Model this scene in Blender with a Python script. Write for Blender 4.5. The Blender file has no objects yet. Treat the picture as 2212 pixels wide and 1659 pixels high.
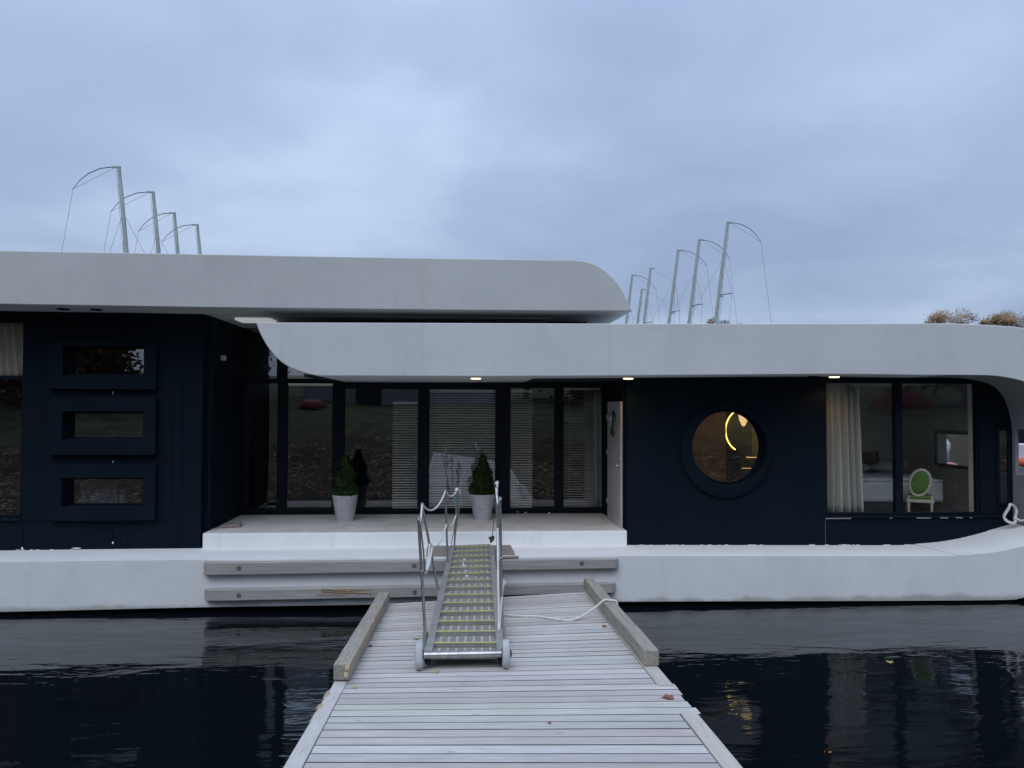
import bpy, bmesh, math, random
from mathutils import Vector, Matrix, noise
random.seed(7)
R = math.radians
scene = bpy.context.scene
COL = scene.collection

# ------------------------------------------------------------------ camera
EYE = Vector((0.0, -12.0, 3.12))
F = 1661.0; CU, CV = 1106.0, 829.5
YAW, PITCH, ROLL = R(3.8), R(1.742), 0.004
fw = Vector((math.sin(YAW)*math.cos(PITCH), math.cos(YAW)*math.cos(PITCH), math.sin(PITCH)))
rt0 = Vector((math.cos(YAW), -math.sin(YAW), 0))
up0 = rt0.cross(fw)
# positive ROLL: horizontal lines run down towards the right of the picture
rt = rt0*math.cos(ROLL) + up0*math.sin(ROLL)
up = up0*math.cos(ROLL) - rt0*math.sin(ROLL)

def ray(u, v):
    return fw + rt*((u-CU)/F) - up*((v-CV)/F)
def P(u, v, Y):
    d = ray(u, v); t = (Y-EYE.y)/d.y
    return EYE + d*t
def PX(u, v, X):
    d = ray(u, v); t = (X-EYE.x)/d.x
    return EYE + d*t
def PZ(u, v, Z):
    d = ray(u, v); t = (Z-EYE.z)/d.z
    return EYE + d*t
def proj(p):
    q = Vector(p)-EYE; z = q.dot(fw)
    return CU+F*q.dot(rt)/z, CV-F*q.dot(up)/z

cam = bpy.data.cameras.new('camera'); camo = bpy.data.objects.new('camera', cam)
COL.objects.link(camo); scene.camera = camo
cam.sensor_width = 36; cam.lens = F/2212*36; cam.clip_end = 3000; cam.clip_start = 0.05
M = Matrix((rt, up, -fw)).transposed().to_4x4(); M.translation = EYE
camo.matrix_world = M

# ------------------------------------------------------------------ materials
class NT:
    def __init__(s, name):
        s.m = bpy.data.materials.new(name); s.m.use_nodes = True
        s.t = s.m.node_tree; s.b = s.t.nodes['Principled BSDF']; s.out = s.t.nodes['Material Output']
        s.tc = None
    def n(s, typ, **kw):
        nd = s.t.nodes.new(typ)
        for k, v in kw.items():
            if k in nd.inputs.keys(): nd.inputs[k].default_value = v
            else: setattr(nd, k, v)
        return nd
    def l(s, a, b): s.t.links.new(a, b)
    def coord(s, scale=(1,1,1), kind='Object'):
        if s.tc is None: s.tc = s.n('ShaderNodeTexCoord')
        mp = s.n('ShaderNodeMapping'); mp.inputs['Scale'].default_value = scale
        s.l(s.tc.outputs[kind], mp.inputs['Vector']); return mp.outputs['Vector']
    def noise(s, scale=5, detail=4, rough=.55, sc=(1,1,1), dist=0):
        nd = s.n('ShaderNodeTexNoise'); nd.inputs['Scale'].default_value = scale
        nd.inputs['Detail'].default_value = detail; nd.inputs['Roughness'].default_value = rough
        nd.inputs['Distortion'].default_value = dist
        s.l(s.coord(sc), nd.inputs['Vector']); return nd.outputs['Fac']
    def ramp(s, fac, stops):
        r = s.n('ShaderNodeValToRGB'); e = r.color_ramp.elements
        while len(e) < len(stops): e.new(.5)
        for i, (p, c) in enumerate(stops):
            e[i].position = p; e[i].color = (*c, 1) if len(c) == 3 else c
        s.l(fac, r.inputs['Fac']); return r.outputs['Color']
    def mix(s, fac, a, b, mode='MIX'):
        x = s.n('ShaderNodeMix', data_type='RGBA', blend_type=mode)
        for i, val in ((0, fac), (6, a), (7, b)):
            if isinstance(val, (int, float)): x.inputs[i].default_value = val
            elif isinstance(val, tuple): x.inputs[i].default_value = (*val, 1) if len(val) == 3 else val
            else: s.l(val, x.inputs[i])
        return x.outputs[2]
    def bump(s, h, strength=.3, dist=.01):
        b = s.n('ShaderNodeBump'); b.inputs['Strength'].default_value = strength
        b.inputs['Distance'].default_value = dist; s.l(h, b.inputs['Height'])
        s.l(b.outputs['Normal'], s.b.inputs['Normal'])
    def set(s, base=None, rough=None, metal=None, ior=None, spec=None):
        for key, val in (('Base Color', base), ('Roughness', rough), ('Metallic', metal), ('IOR', ior), ('Specular IOR Level', spec)):
            if val is None: continue
            if isinstance(val, tuple): s.b.inputs[key].default_value = (*val, 1)
            elif isinstance(val, (int, float)): s.b.inputs[key].default_value = val
            else: s.l(val, s.b.inputs[key])
        return s.m

def mat_var(name, c1, c2, rough=.6, scale=4, sc=(1,1,1), bump=.15, bscale=40, metal=0, bdist=.004, spec=None, dist=0):
    n = NT(name)
    f = n.noise(scale, 5, .6, sc, dist)
    c = n.ramp(f, [(.3, c1), (.7, c2)])
    n.bump(n.noise(bscale, 4, .6, sc), bump, bdist)
    return n.set(base=c, rough=rough, metal=metal, spec=spec)

def mat_plaster(name, c_lo, c_hi, streak=(.50,.50,.44)):
    n = NT(name)
    c = n.ramp(n.noise(.8, 6, .6), [(.3, c_lo), (.68, c_hi)])
    # water streaks running down, and scattered scuffs
    st = n.ramp(n.noise(1.0, 4, .6, (2.6, 2.6, .22)), [(.62, (0,0,0)), (.80, (1,1,1))])
    c = n.mix(.50, c, n.mix(st, c, streak))
    c = n.mix(.25, c, n.mix(n.ramp(n.noise(3.1, 5, .6, (1, 1, 1), 1.0), [(.5, (0,0,0)), (.72, (1,1,1))]), c, (c_lo[0]*.86, c_lo[1]*.86, c_lo[2]*.88)))
    sp = n.ramp(n.noise(13, 3, .5), [(.72, (0,0,0)), (.80, (1,1,1))])
    c = n.mix(n.mix(.35, (0,0,0), sp), c, (.32,.30,.27))
    n.bump(n.mix(.35, n.noise(2.2, 4, .5), n.noise(30, 4, .6)), .45, .012)
    return n.set(base=c, rough=.72, spec=.3)

M_fascia = mat_plaster('fascia_render', (.61,.625,.635), (.69,.70,.71))
M_fascia1 = mat_plaster('upper_fascia_render', (.53,.54,.535), (.60,.61,.60))
def hull_mat():
    m = mat_plaster('hull_render', (.78,.79,.79), (.87,.88,.88), (.56,.55,.50))
    t = m.node_tree; b = t.nodes['Principled BSDF']; src = b.inputs['Base Color'].links[0].from_socket
    tc = t.nodes.new('ShaderNodeTexCoord'); sx = t.nodes.new('ShaderNodeSeparateXYZ'); t.links.new(tc.outputs['Object'], sx.inputs[0])
    nn = t.nodes.new('ShaderNodeTexNoise'); nn.inputs['Scale'].default_value = 3; nn.inputs['Detail'].default_value = 6; t.links.new(tc.outputs['Object'], nn.inputs['Vector'])
    ma = t.nodes.new('ShaderNodeMath'); ma.operation = 'MULTIPLY_ADD'; ma.inputs[1].default_value = -.16; t.links.new(nn.outputs['Fac'], ma.inputs[0]); t.links.new(sx.outputs['Z'], ma.inputs[2])
    mr = t.nodes.new('ShaderNodeMapRange'); mr.inputs['From Min'].default_value = -.09; mr.inputs['From Max'].default_value = -.02; mr.inputs['To Min'].default_value = .55; mr.inputs['To Max'].default_value = 0
    t.links.new(ma.outputs[0], mr.inputs['Value'])
    mx = t.nodes.new('ShaderNodeMix'); mx.data_type = 'RGBA'; t.links.new(mr.outputs[0], mx.inputs[0]); t.links.new(src, mx.inputs[6]); mx.inputs[7].default_value = (.20,.21,.15,1)
    t.links.new(mx.outputs[2], b.inputs['Base Color']); return m
M_hull = hull_mat()

M_soffit = mat_var('soffit_paint', (.55,.55,.55), (.62,.62,.62), .7, 1.5, bump=.08)
M_inner_shade = mat_var('inner_curve_shade', (.20,.20,.205), (.26,.26,.265), .75, 1.2, bump=.1)  # darker grey puts the shade of the inner end faces into the colour
M_terrace = mat_var('terrace_screed', (.50,.49,.46), (.68,.67,.65), .75, 1.7, bump=.3, bscale=20, dist=.6)
# navy cladding
n = NT('navy_cladding')
c = n.ramp(n.noise(1.2, 6, .6), [(.3, (.0030,.0083,.0145)), (.7, (.0048,.0112,.0190))])
fl = n.ramp(n.noise(20, 5, .7, (1,1,.35)), [(.74, (0,0,0)), (.80, (1,1,1))])
c = n.mix(n.mix(.10, (0,0,0), fl), c, (.3,.33,.38))
n.bump(n.noise(35, 3, .5), .12, .003)
M_navy = n.set(base=c, rough=.75, spec=.09)
M_frame = mat_var('frame_metal', (.004,.007,.013), (.006,.010,.018), .5, 3, bump=.05, spec=.14)
M_seam = mat_var('worn_seam', (.10,.11,.12), (.16,.17,.18), .7, 9)
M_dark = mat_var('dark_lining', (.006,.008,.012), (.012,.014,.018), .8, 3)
M_black = mat_var('tarred_pontoon', (.0015,.0018,.003), (.003,.0035,.005), .8, 3, spec=.1)
M_room = mat_var('room_wall', (.55,.53,.54), (.63,.61,.61), .8, 1.2)
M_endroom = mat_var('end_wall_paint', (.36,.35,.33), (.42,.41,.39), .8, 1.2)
M_floor_in = mat_var('dark_floorboards', (.05,.04,.035), (.09,.07,.055), .5, 3, (6,.6,1))
M_woodpanel = mat_var('brown_veneer', (.26,.14,.075), (.36,.20,.11), .45, 3, (3,3,.4))
M_steel = mat_var('galvanised_steel', (.40,.41,.40), (.58,.59,.59), .42, 9, bump=.1, metal=.85)
M_stain = mat_var('stainless_steel', (.34,.33,.32), (.50,.49,.47), .28, 14, bump=.03, metal=1)
M_alu = mat_var('weathered_aluminium', (.30,.295,.28), (.42,.41,.39), .6, 7, bump=.2, bscale=60, metal=.45)
M_alubar = mat_var('worn_tread_bar', (.55,.54,.50), (.70,.69,.66), .5, 20, metal=.4)
n = NT('yellow_edge'); f = n.noise(11, 4, .6)
M_yellow = n.set(base=n.ramp(f, [(.35, (.50,.49,.40)), (.5, (.62,.57,.20)), (.7, (.72,.65,.13))]), rough=.6)
n = NT('slotted_tread')
w = n.n('ShaderNodeTexWave', wave_type='RINGS', rings_direction='Z'); w.inputs['Scale'].default_value = 9
w.inputs['Distortion'].default_value = 1.0
n.l(n.coord((1,3.2,1)), w.inputs['Vector'])
M_slot = n.set(base=n.ramp(w.outputs['Fac'], [(.3, (.17,.16,.135)), (.7, (.50,.48,.41))]), rough=.6, metal=.4)
M_rubber = mat_var('grey_wheel_rubber', (.42,.42,.42), (.56,.56,.56), .7, 8, bump=.2)
M_rope = mat_var('white_rope', (.62,.61,.57), (.78,.77,.74), .85, 60, (1,1,1), .8, 120)
M_ropegreen = mat_var('teal_cord', (.10,.28,.27), (.16,.38,.36), .85, 60)
M_ropedark = mat_var('dark_cord', (.06,.055,.05), (.12,.11,.10), .85, 60)

def mat_wood(name, c1, c2, c3, grain=(1.2, 26, 26), attr=True, rough=.8, knots=True):
    n = NT(name)
    f = n.noise(2.0, 7, .65, grain, .3)
    c = n.ramp(f, [(.25, c1), (.5, c2), (.75, c3)])
    blot = n.ramp(n.noise(1.3, 5, .6), [(.35, (0,0,0)), (.7, (1,1,1))])
    c = n.mix(n.mix(.45, (0,0,0), blot), c, (c2[0]*.72, c2[1]*.70, c2[2]*.72))
    if attr:
        at = n.n('ShaderNodeAttribute'); at.attribute_name = 'tint'
        c = n.mix(1.0, c, at.outputs['Color'], 'MULTIPLY')
    if knots:
        v = n.n('ShaderNodeTexVoronoi'); v.inputs['Scale'].default_value = 1.0
        n.l(n.coord((2.0, 6.5, 6.5)), v.inputs['Vector'])
        kn = n.ramp(v.outputs['Distance'], [(.045, (1,1,1)), (.085, (0,0,0))])
        c = n.mix(n.mix(.5, (0,0,0), kn), c, (.17,.13,.11))
    n.bump(f, .5, .006)
    return n.set(base=c, rough=rough, spec=.3)
M_deck = mat_wood('weathered_deck_boards', (.42,.40,.36), (.59,.57,.525), (.74,.72,.665))
M_edge = mat_wood('weathered_edge_board', (.45,.42,.38), (.58,.55,.50), (.67,.64,.59), (26, 1.2, 26))
M_timber = mat_wood('grey_square_timber', (.20,.175,.145), (.36,.325,.275), (.50,.465,.41), (22, 1.0, 22), attr=False)
M_fender = mat_wood('rubbing_board_wood', (.30,.28,.26), (.42,.395,.375), (.54,.52,.495), (1.0, 22, 22), attr=False)
M_split = mat_var('fresh_split_wood', (.34,.23,.13), (.52,.41,.27), .8, 12, (3,3,3), .5)
M_lap = mat_wood('ledge_plank_wood', (.15,.13,.115), (.26,.235,.215), (.40,.37,.35), (1.0, 20, 20), attr=False)
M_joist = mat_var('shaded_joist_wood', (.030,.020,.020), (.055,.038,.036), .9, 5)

# glass: part mirror, part clear
def mat_glass(name, tint, ior):
    m = bpy.data.materials.new(name); m.use_nodes = True; t = m.node_tree; t.nodes.clear()
    o = t.nodes.new('ShaderNodeOutputMaterial'); mx = t.nodes.new('ShaderNodeMixShader')
    tr = t.nodes.new('ShaderNodeBsdfTransparent'); gl = t.nodes.new('ShaderNodeBsdfGlossy'); fr = t.nodes.new('ShaderNodeFresnel')
    tr.inputs[0].default_value = (*tint, 1); gl.inputs['Roughness'].default_value = 0.0; gl.inputs[0].default_value = (.95,.97,1,1)
    tcn = t.nodes.new('ShaderNodeTexCoord'); nn = t.nodes.new('ShaderNodeTexNoise'); nn.inputs['Scale'].default_value = 1.1; nn.inputs['Detail'].default_value = 1
    bp = t.nodes.new('ShaderNodeBump'); bp.inputs['Strength'].default_value = .10; bp.inputs['Distance'].default_value = .01
    t.links.new(tcn.outputs['Object'], nn.inputs['Vector']); t.links.new(nn.outputs['Fac'], bp.inputs['Height'])
    t.links.new(bp.outputs['Normal'], gl.inputs['Normal'])
    ge = t.nodes.new('ShaderNodeNewGeometry'); mi = t.nodes.new('ShaderNodeMix'); mi.data_type = 'FLOAT'   # same sheen from both sides of the pane
    mi.inputs[2].default_value = ior; mi.inputs[3].default_value = 1/ior
    t.links.new(ge.outputs['Backfacing'], mi.inputs[0]); t.links.new(mi.outputs[0], fr.inputs['IOR'])
    t.links.new(fr.outputs[0], mx.inputs[0]); t.links.new(tr.outputs[0], mx.inputs[1]); t.links.new(gl.outputs[0], mx.inputs[2]); t.links.new(mx.outputs[0], o.inputs[0])
    return m
M_glass = mat_glass('tinted_glass', (.50,.53,.56), 2.55)
M_glassclear = mat_glass('clear_glass', (.88,.90,.90), 2.2)
M_glassbed = mat_glass('bedroom_glass', (.94,.95,.95), 1.75)

def mat_emit(name, col, s):
    n = NT(name); n.set(base=(.8,.8,.8))
    n.b.inputs['Emission Color'].default_value = (*col, 1); n.b.inputs['Emission Strength'].default_value = s
    return n.m
M_lamp = mat_emit('warm_led', (1.0,.78,.42), 3.2)
M_neon = mat_emit('yellow_led_strip', (1.0,.68,.12), 3.2)
M_amber = mat_emit('amber_led_edge', (1.0,.62,.18), 1.2)
M_shade = mat_emit('glowing_lamp_shade', (1.0,.66,.28), .95)
M_doorw = mat_var('white_door_paint', (.44,.42,.39), (.50,.48,.45), .4, 2, bump=.05)
M_white = mat_var('white_gelcoat', (.70,.71,.72), (.80,.80,.80), .3, 3, bump=.02)
M_offwhite = mat_var('ivory_paint', (.58,.54,.43), (.68,.64,.53), .5, 5)
M_pot = mat_var('pale_grey_pot', (.50,.49,.51), (.57,.56,.58), .5, 6, bump=.05)
M_soil = mat_var('potting_soil', (.02,.014,.01), (.05,.035,.025), .9, 30, bump=.8)
M_bark = mat_var('bark', (.07,.055,.04), (.13,.105,.08), .9, 8, (1,1,.3), .6)
M_curtain = mat_var('linen_curtain', (.38,.38,.345), (.47,.47,.425), .85, 2, (1,1,.1), .1)
M_curtain2 = mat_var('beige_curtain', (.42,.36,.28), (.54,.47,.38), .85, 2, (1,1,.1), .1)
M_linen = mat_var('bed_linen', (.55,.57,.58), (.68,.70,.71), .85, 2, bump=.6, bscale=6, bdist=.03)
M_darkfab = mat_var('charcoal_fabric', (.03,.035,.045), (.05,.055,.065), .9, 6)
M_green = mat_var('green_upholstery', (.10,.21,.035), (.13,.26,.05), .8, 8)
M_slat = mat_var('blind_slat', (.80,.81,.76), (.86,.87,.82), .4, 3, bump=.02)
M_mast = mat_var('anodised_mast', (.27,.31,.29), (.36,.40,.38), .6, 2, metal=.1)
M_wire = mat_var('rigging_wire', (.16,.18,.20), (.22,.24,.26), .6, 5, metal=.1)
M_whip = mat_var('carbon_whip', (.03,.03,.035), (.05,.05,.055), .5, 5)
M_red = mat_var('red_plastic', (.20,.015,.02), (.26,.03,.03), .5, 3)
M_orange = mat_var('orange_tube', (.66,.10,.05), (.74,.16,.09), .5, 3)
M_blue = mat_var('navy_gelcoat', (.004,.008,.020), (.006,.012,.028), .3, 3)
M_yel = mat_var('yellow_stripe', (.70,.48,.06), (.78,.56,.10), .5, 3)
M_pink = mat_var('pink_buoy_plastic', (.62,.20,.24), (.75,.30,.33), .5, 3)
M_teal = mat_var('turquoise_plastic', (.03,.30,.36), (.05,.40,.45), .5, 3)
M_shed = mat_var('grey_shed_cladding', (.22,.23,.25), (.32,.33,.35), .7, 2, (8,8,.3))
M_brick = mat_var('worn_pink_brick', (.24,.19,.18), (.33,.27,.26), .85, 12, bump=.5)
M_leaf_y = mat_var('dry_leaf', (.42,.27,.10), (.55,.38,.17), .8, 30)
M_leaf_b = mat_var('brown_leaf', (.20,.075,.035), (.30,.12,.06), .8, 30)
M_hatch_glow = mat_emit('hatch_glow', (.90,.95,1.0), .30)  # glow added to the pale soffit hatch

def mat_leaf(name, cols, trans=.3):
    n = NT(name)
    oi = n.n('ShaderNodeAttribute'); oi.attribute_name = 'tint'
    c = n.ramp(n.noise(3.0, 3, .5), [(.25, cols[0]), (.5, cols[1]), (.75, cols[2])])
    c = n.mix(1.0, c, oi.outputs['Color'], 'MULTIPLY')
    return n.set(base=c, rough=.75, spec=.2)
M_thuja = mat_leaf('thuja_foliage', [(.022,.060,.014), (.045,.105,.024), (.085,.165,.035)])
M_autumn = mat_leaf('amber_foliage', [(.30,.20,.11), (.40,.27,.15), (.48,.34,.20)])  # far trees, colours lightened to stand in for distance haze
M_greyleaf = mat_leaf('mauve_grey_twigs', [(.24,.22,.25), (.31,.28,.31), (.38,.35,.38)])  # far twigs, haze mixed into the colour the same way
M_bankleaf = mat_leaf('bank_tree_foliage', [(.16,.10,.05), (.26,.17,.08), (.34,.23,.12)])
M_bankgreen = mat_leaf('bank_shrub_foliage', [(.04,.06,.022), (.07,.09,.03), (.10,.12,.04)])

# water
n = NT('harbour_water')
h1 = n.noise(1.0, 3, .5, (.75, 2.6, 1), .4)
h2 = n.noise(1.0, 3, .5, (3.2, 11, 1), .2)
h3 = n.noise(.35, 2, .5, (.6, 1.6, 1))
a = n.n('ShaderNodeMath', operation='MULTIPLY'); n.l(h2, a.inputs[0]); a.inputs[1].default_value = .13
b = n.n('ShaderNodeMath', operation='ADD'); n.l(h1, b.inputs[0]); n.l(a.outputs[0], b.inputs[1])
cc = n.n('ShaderNodeMath', operation='MULTIPLY_ADD'); n.l(h3, cc.inputs[0]); cc.inputs[1].default_value = 1.4; n.l(b.outputs[0], cc.inputs[2])
n.bump(cc.outputs[0], .27, .045)
M_water = n.set(base=(.004,.006,.008), rough=.015, ior=1.46, spec=.5)

# bank ground: leaf litter low down, grass above
n = NT('bank_ground')
v = n.n('ShaderNodeTexVoronoi'); v.inputs['Scale'].default_value = 11
n.l(n.coord((1,1,1)), v.inputs['Vector'])
lit = n.ramp(v.outputs['Color'], [(.30, (.030,.021,.015)), (.55, (.10,.062,.036)), (.74, (.24,.15,.08)), (.90, (.50,.40,.28))])
lit = n.mix(n.ramp(n.noise(.9, 5, .65), [(.38, (0,0,0)), (.62, (1,1,1))]), lit, (.045,.038,.026))
gr = n.ramp(n.noise(1.1, 8, .75), [(.3, (.035,.042,.022)), (.5, (.09,.095,.045)), (.7, (.19,.18,.10))])
sx = n.n('ShaderNodeSeparateXYZ'); n.l(n.coord((1,1,1)), sx.inputs[0])
nz = n.noise(.5, 5, .6)
ad = n.n('ShaderNodeMath', operation='MULTIPLY_ADD'); n.l(nz, ad.inputs[0]); ad.inputs[1].default_value = 2.4; n.l(sx.outputs['Z'], ad.inputs[2])
fac = n.ramp(ad.outputs[0], [(.0, (0,0,0)), (1, (1,1,1))])
mr = n.n('ShaderNodeMapRange'); mr.inputs['From Min'].default_value = 2.5; mr.inputs['From Max'].default_value = 3.3
n.l(ad.outputs[0], mr.inputs['Value'])
n.bump(v.outputs['Distance'], .6, .05)
M_bank = n.set(base=n.mix(mr.outputs[0], lit, gr), rough=.9, spec=.2)
M_shore = mat_var('far_shore_scrub', (.05,.045,.03), (.10,.085,.05), .9, .3)

# ------------------------------------------------------------------ mesh helpers
class MB:
    """collects shapes (world coordinates) into one mesh"""
    def __init__(s): s.bm = bmesh.new(); s.tints = {}; s.mi = 0
    def _f(s, vs):
        try:
            f = s.bm.faces.new(vs); f.material_index = s.mi; return f
        except ValueError: return None
    def hexa(s, p):   # 8 points: bottom ring 0-3, top ring 4-7
        v = [s.bm.verts.new(q) for q in p]
        for idx in ((3,2,1,0),(4,5,6,7),(0,1,5,4),(1,2,6,5),(2,3,7,6),(3,0,4,7)): s._f([v[i] for i in idx])
        return v
    def box(s, x0,x1,y0,y1,z0,z1):
        return s.hexa([(x0,y0,z0),(x1,y0,z0),(x1,y1,z0),(x0,y1,z0),(x0,y0,z1),(x1,y0,z1),(x1,y1,z1),(x0,y1,z1)])
    def prism(s, pts, y0, y1):      # pts (x,z) polygon extruded along y
        a = [s.bm.verts.new((x,y0,z)) for x,z in pts]; b = [s.bm.verts.new((x,y1,z)) for x,z in pts]
        k = len(pts)
        s._f(a); s._f(b[::-1])
        for i in range(k): s._f([a[(i+1)%k], a[i], b[i], b[(i+1)%k]])
    def quad(s, a,b,c,d): s._f([s.bm.verts.new(q) for q in (a,b,c,d)])
    def tube(s, path, r, k=8, cap=True, closed=False):
        path = [Vector(p) for p in path]; m = len(path); rs = r if isinstance(r, (list, tuple)) else [r]*m
        rings = []; pn = None
        for i, p in enumerate(path):
            if closed: t = path[(i+1)%m]-path[i-1]
            else: t = path[min(i+1,m-1)]-path[max(i-1,0)]
            t.normalize()
            if pn is None:
                pn = t.orthogonal().normalized()
            pn = (pn - t*pn.dot(t)).normalized(); q = t.cross(pn)
            rings.append([s.bm.verts.new(p+(pn*math.cos(2*math.pi*j/k)+q*math.sin(2*math.pi*j/k))*rs[i]) for j in range(k)])
        for i in range(m if closed else m-1):
            A, B = rings[i], rings[(i+1)%m]
            for j in range(k): s._f([A[j],A[(j+1)%k],B[(j+1)%k],B[j]])
        if cap and not closed: s._f(rings[0][::-1]); s._f(rings[-1])
    def lathe(s, prof, c, axis='Z', k=32):   # prof (r,h)
        c = Vector(c); rings = []
        for r_, h in prof:
            ring = []
            for j in range(k):
                a = 2*math.pi*j/k; x, y = r_*math.cos(a), r_*math.sin(a)
                q = {'Z': (x,y,h), 'Y': (x,h,y), 'X': (h,x,y)}[axis]
                ring.append(s.bm.verts.new(c+Vector(q)))
            rings.append(ring)
        for A, B in zip(rings, rings[1:]):
            for j in range(k): s._f([A[j],A[(j+1)%k],B[(j+1)%k],B[j]])
        if prof[0][0] > 1e-4: s._f(rings[0])
        if prof[-1][0] > 1e-4: s._f(rings[-1])
    def build(s, name, mats, parent=None, smooth=None, bevel=0, tint=None):
        bmesh.ops.recalc_face_normals(s.bm, faces=s.bm.faces)
        off = Vector((0,0,0))
        if parent is not None: off = parent['_o'] if '_o' in parent else (0,0,0); off = Vector(off)
        me = bpy.data.meshes.new(name)
        if any(off): bmesh.ops.translate(s.bm, verts=s.bm.verts, vec=-off)
        s.bm.to_mesh(me); s.bm.free()
        for m in (mats if isinstance(mats, (list, tuple)) else [mats]): me.materials.append(m)
        if smooth:
            for p in me.polygons: p.use_smooth = True
            me.set_sharp_from_angle(angle=R(smooth))
        o = bpy.data.objects.new(name, me); COL.objects.link(o)
        if parent is not None: o.parent = parent; o['_o'] = tuple(off)
        if bevel:
            b = o.modifiers.new('bevel', 'BEVEL'); b.width = bevel; b.segments = 2; b.limit_method = 'ANGLE'; b.angle_limit = R(40)
            b.harden_normals = False
        if tint is not None:
            at = me.attributes.new('tint', 'FLOAT_COLOR', 'FACE')
            for i, c_ in enumerate(tint): at.data[i].color = (*c_, 1)
        return o

def tag(o, label, cat, group=None):
    o['label'] = label; o['category'] = cat
    if group: o['group'] = group
    return o
def empty(name, loc, label, cat, group=None):
    o = bpy.data.objects.new(name, None); COL.objects.link(o); o.location = loc; o['_o'] = tuple(loc)
    o.empty_display_size = .2
    return tag(o, label, cat, group)
def kids(o): return [c for c in bpy.data.objects if c.parent == o]
def copy_tree(o, parent=None):
    c_ = o.copy(); COL.objects.link(c_); c_.parent = parent
    for ch in kids(o): copy_tree(ch, c_)
    return c_
def struct(o): o['kind'] = 'structure'; return o

def xz(u, v, Y):
    p = P(u, v, Y); return (p.x, p.z)
def rect(u0, v0, u1, v1, Y):
    um, vm = (u0+u1)/2, (v0+v1)/2
    return P(u0,vm,Y).x, P(u1,vm,Y).x, P(um,v1,Y).z, P(um,v0,Y).z     # x0,x1,z0,z1

def holed_wall(mb, x0, x1, z0, z1, holes, y0, y1, axis='Y'):
    """slab x0..x1, z0..z1 between y0 and y1 with rectangular openings"""
    def q(x, y, z): return (x,y,z) if axis == 'Y' else (y,x,z)
    xs = sorted({x0,x1,*[h[0] for h in holes],*[h[1] for h in holes]}); zs = sorted({z0,z1,*[h[2] for h in holes],*[h[3] for h in holes]})
    xs = [x for x in xs if x0-1e-6 <= x <= x1+1e-6]; zs = [z for z in zs if z0-1e-6 <= z <= z1+1e-6]
    def solid(i, j):
        if i < 0 or j < 0 or i >= len(xs)-1 or j >= len(zs)-1: return False
        cx, cz = (xs[i]+xs[i+1])/2, (zs[j]+zs[j+1])/2
        return not any(h[0] < cx < h[1] and h[2] < cz < h[3] for h in holes)
    for i in range(len(xs)-1):
        for j in range(len(zs)-1):
            if not solid(i,j): continue
            a,b,c_,d = xs[i],xs[i+1],zs[j],zs[j+1]
            mb.quad(q(a,y0,c_),q(b,y0,c_),q(b,y0,d),q(a,y0,d)); mb.quad(q(a,y1,c_),q(a,y1,d),q(b,y1,d),q(b,y1,c_))
            if not solid(i-1,j): mb.quad(q(a,y0,c_),q(a,y0,d),q(a,y1,d),q(a,y1,c_))
            if not solid(i+1,j): mb.quad(q(b,y0,c_),q(b,y1,c_),q(b,y1,d),q(b,y0,d))
            if not solid(i,j-1): mb.quad(q(a,y0,c_),q(a,y1,c_),q(b,y1,c_),q(b,y0,c_))
            if not solid(i,j+1): mb.quad(q(a,y0,d),q(b,y0,d),q(b,y1,d),q(a,y1,d))
    bmesh.ops.remove_doubles(mb.bm, verts=mb.bm.verts, dist=1e-5)

def bar_frame(x0,x1,z0,z1,y0,y1,w):
    mb = MB(); holed_wall(mb, x0,x1,z0,z1, [(x0+w,x1-w,z0+w,z1-w)], y0, y1); return mb
def pane(x0,x1,z0,z1,y,parent,mat=None,axis='Y'):
    mb = MB()
    if axis == 'Y': mb.quad((x0,y,z0),(x1,y,z0),(x1,y,z1),(x0,y,z1))
    else: mb.quad((y,x0,z0),(y,x1,z0),(y,x1,z1),(y,x0,z1))
    return mb.build('pane', mat or M_glass, parent)

# ------------------------------------------------------------------ world and sun
w = bpy.data.worlds.new('World'); scene.world = w; w.use_nodes = True
t = w.node_tree; bg = t.nodes['Background']
SUN_EL, SUN_AZ = R(52), R(200)      # azimuth the light comes from, clockwise from +Y
sky = t.nodes.new('ShaderNodeTexSky'); sky.sky_type = 'NISHITA'; sky.sun_disc = False
sky.sun_elevation = SUN_EL; sky.sun_rotation = SUN_AZ; sky.dust_density = 3; sky.ozone_density = 2
tc = t.nodes.new('ShaderNodeTexCoord'); sep = t.nodes.new('ShaderNodeSeparateXYZ'); t.links.new(tc.outputs['Generated'], sep.inputs[0])
def math_(op, a, b=None, clamp=False):
    m = t.nodes.new('ShaderNodeMath'); m.operation = op; m.use_clamp = clamp
    for i, val in enumerate((a, b)):
        if val is None: continue
        if isinstance(val, (int, float)): m.inputs[i].default_value = val
        else: t.links.new(val, m.inputs[i])
    return m.outputs[0]
den = math_('ADD', math_('MAXIMUM', sep.outputs[2], 0.0), .22)
cmb = t.nodes.new('ShaderNodeCombineXYZ')
t.links.new(math_('DIVIDE', sep.outputs[0], den), cmb.inputs[0]); t.links.new(math_('DIVIDE', sep.outputs[1], den), cmb.inputs[1])
def wnoise(scale, detail, rough, dist, loc):
    mp = t.nodes.new('ShaderNodeMapping'); mp.inputs['Location'].default_value = loc; t.links.new(cmb.outputs[0], mp.inputs[0])
    nn = t.nodes.new('ShaderNodeTexNoise'); nn.inputs['Scale'].default_value = scale; nn.inputs['Detail'].default_value = detail
    nn.inputs['Roughness'].default_value = rough; nn.inputs['Distortion'].default_value = dist
    t.links.new(mp.outputs[0], nn.inputs['Vector']); return nn.outputs['Fac']
n1 = wnoise(1.2, 7, .50, .25, (3.1, 1.7, 0)); n2 = wnoise(.55, 3, .5, .2, (9.1, 4.2, 0))
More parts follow.
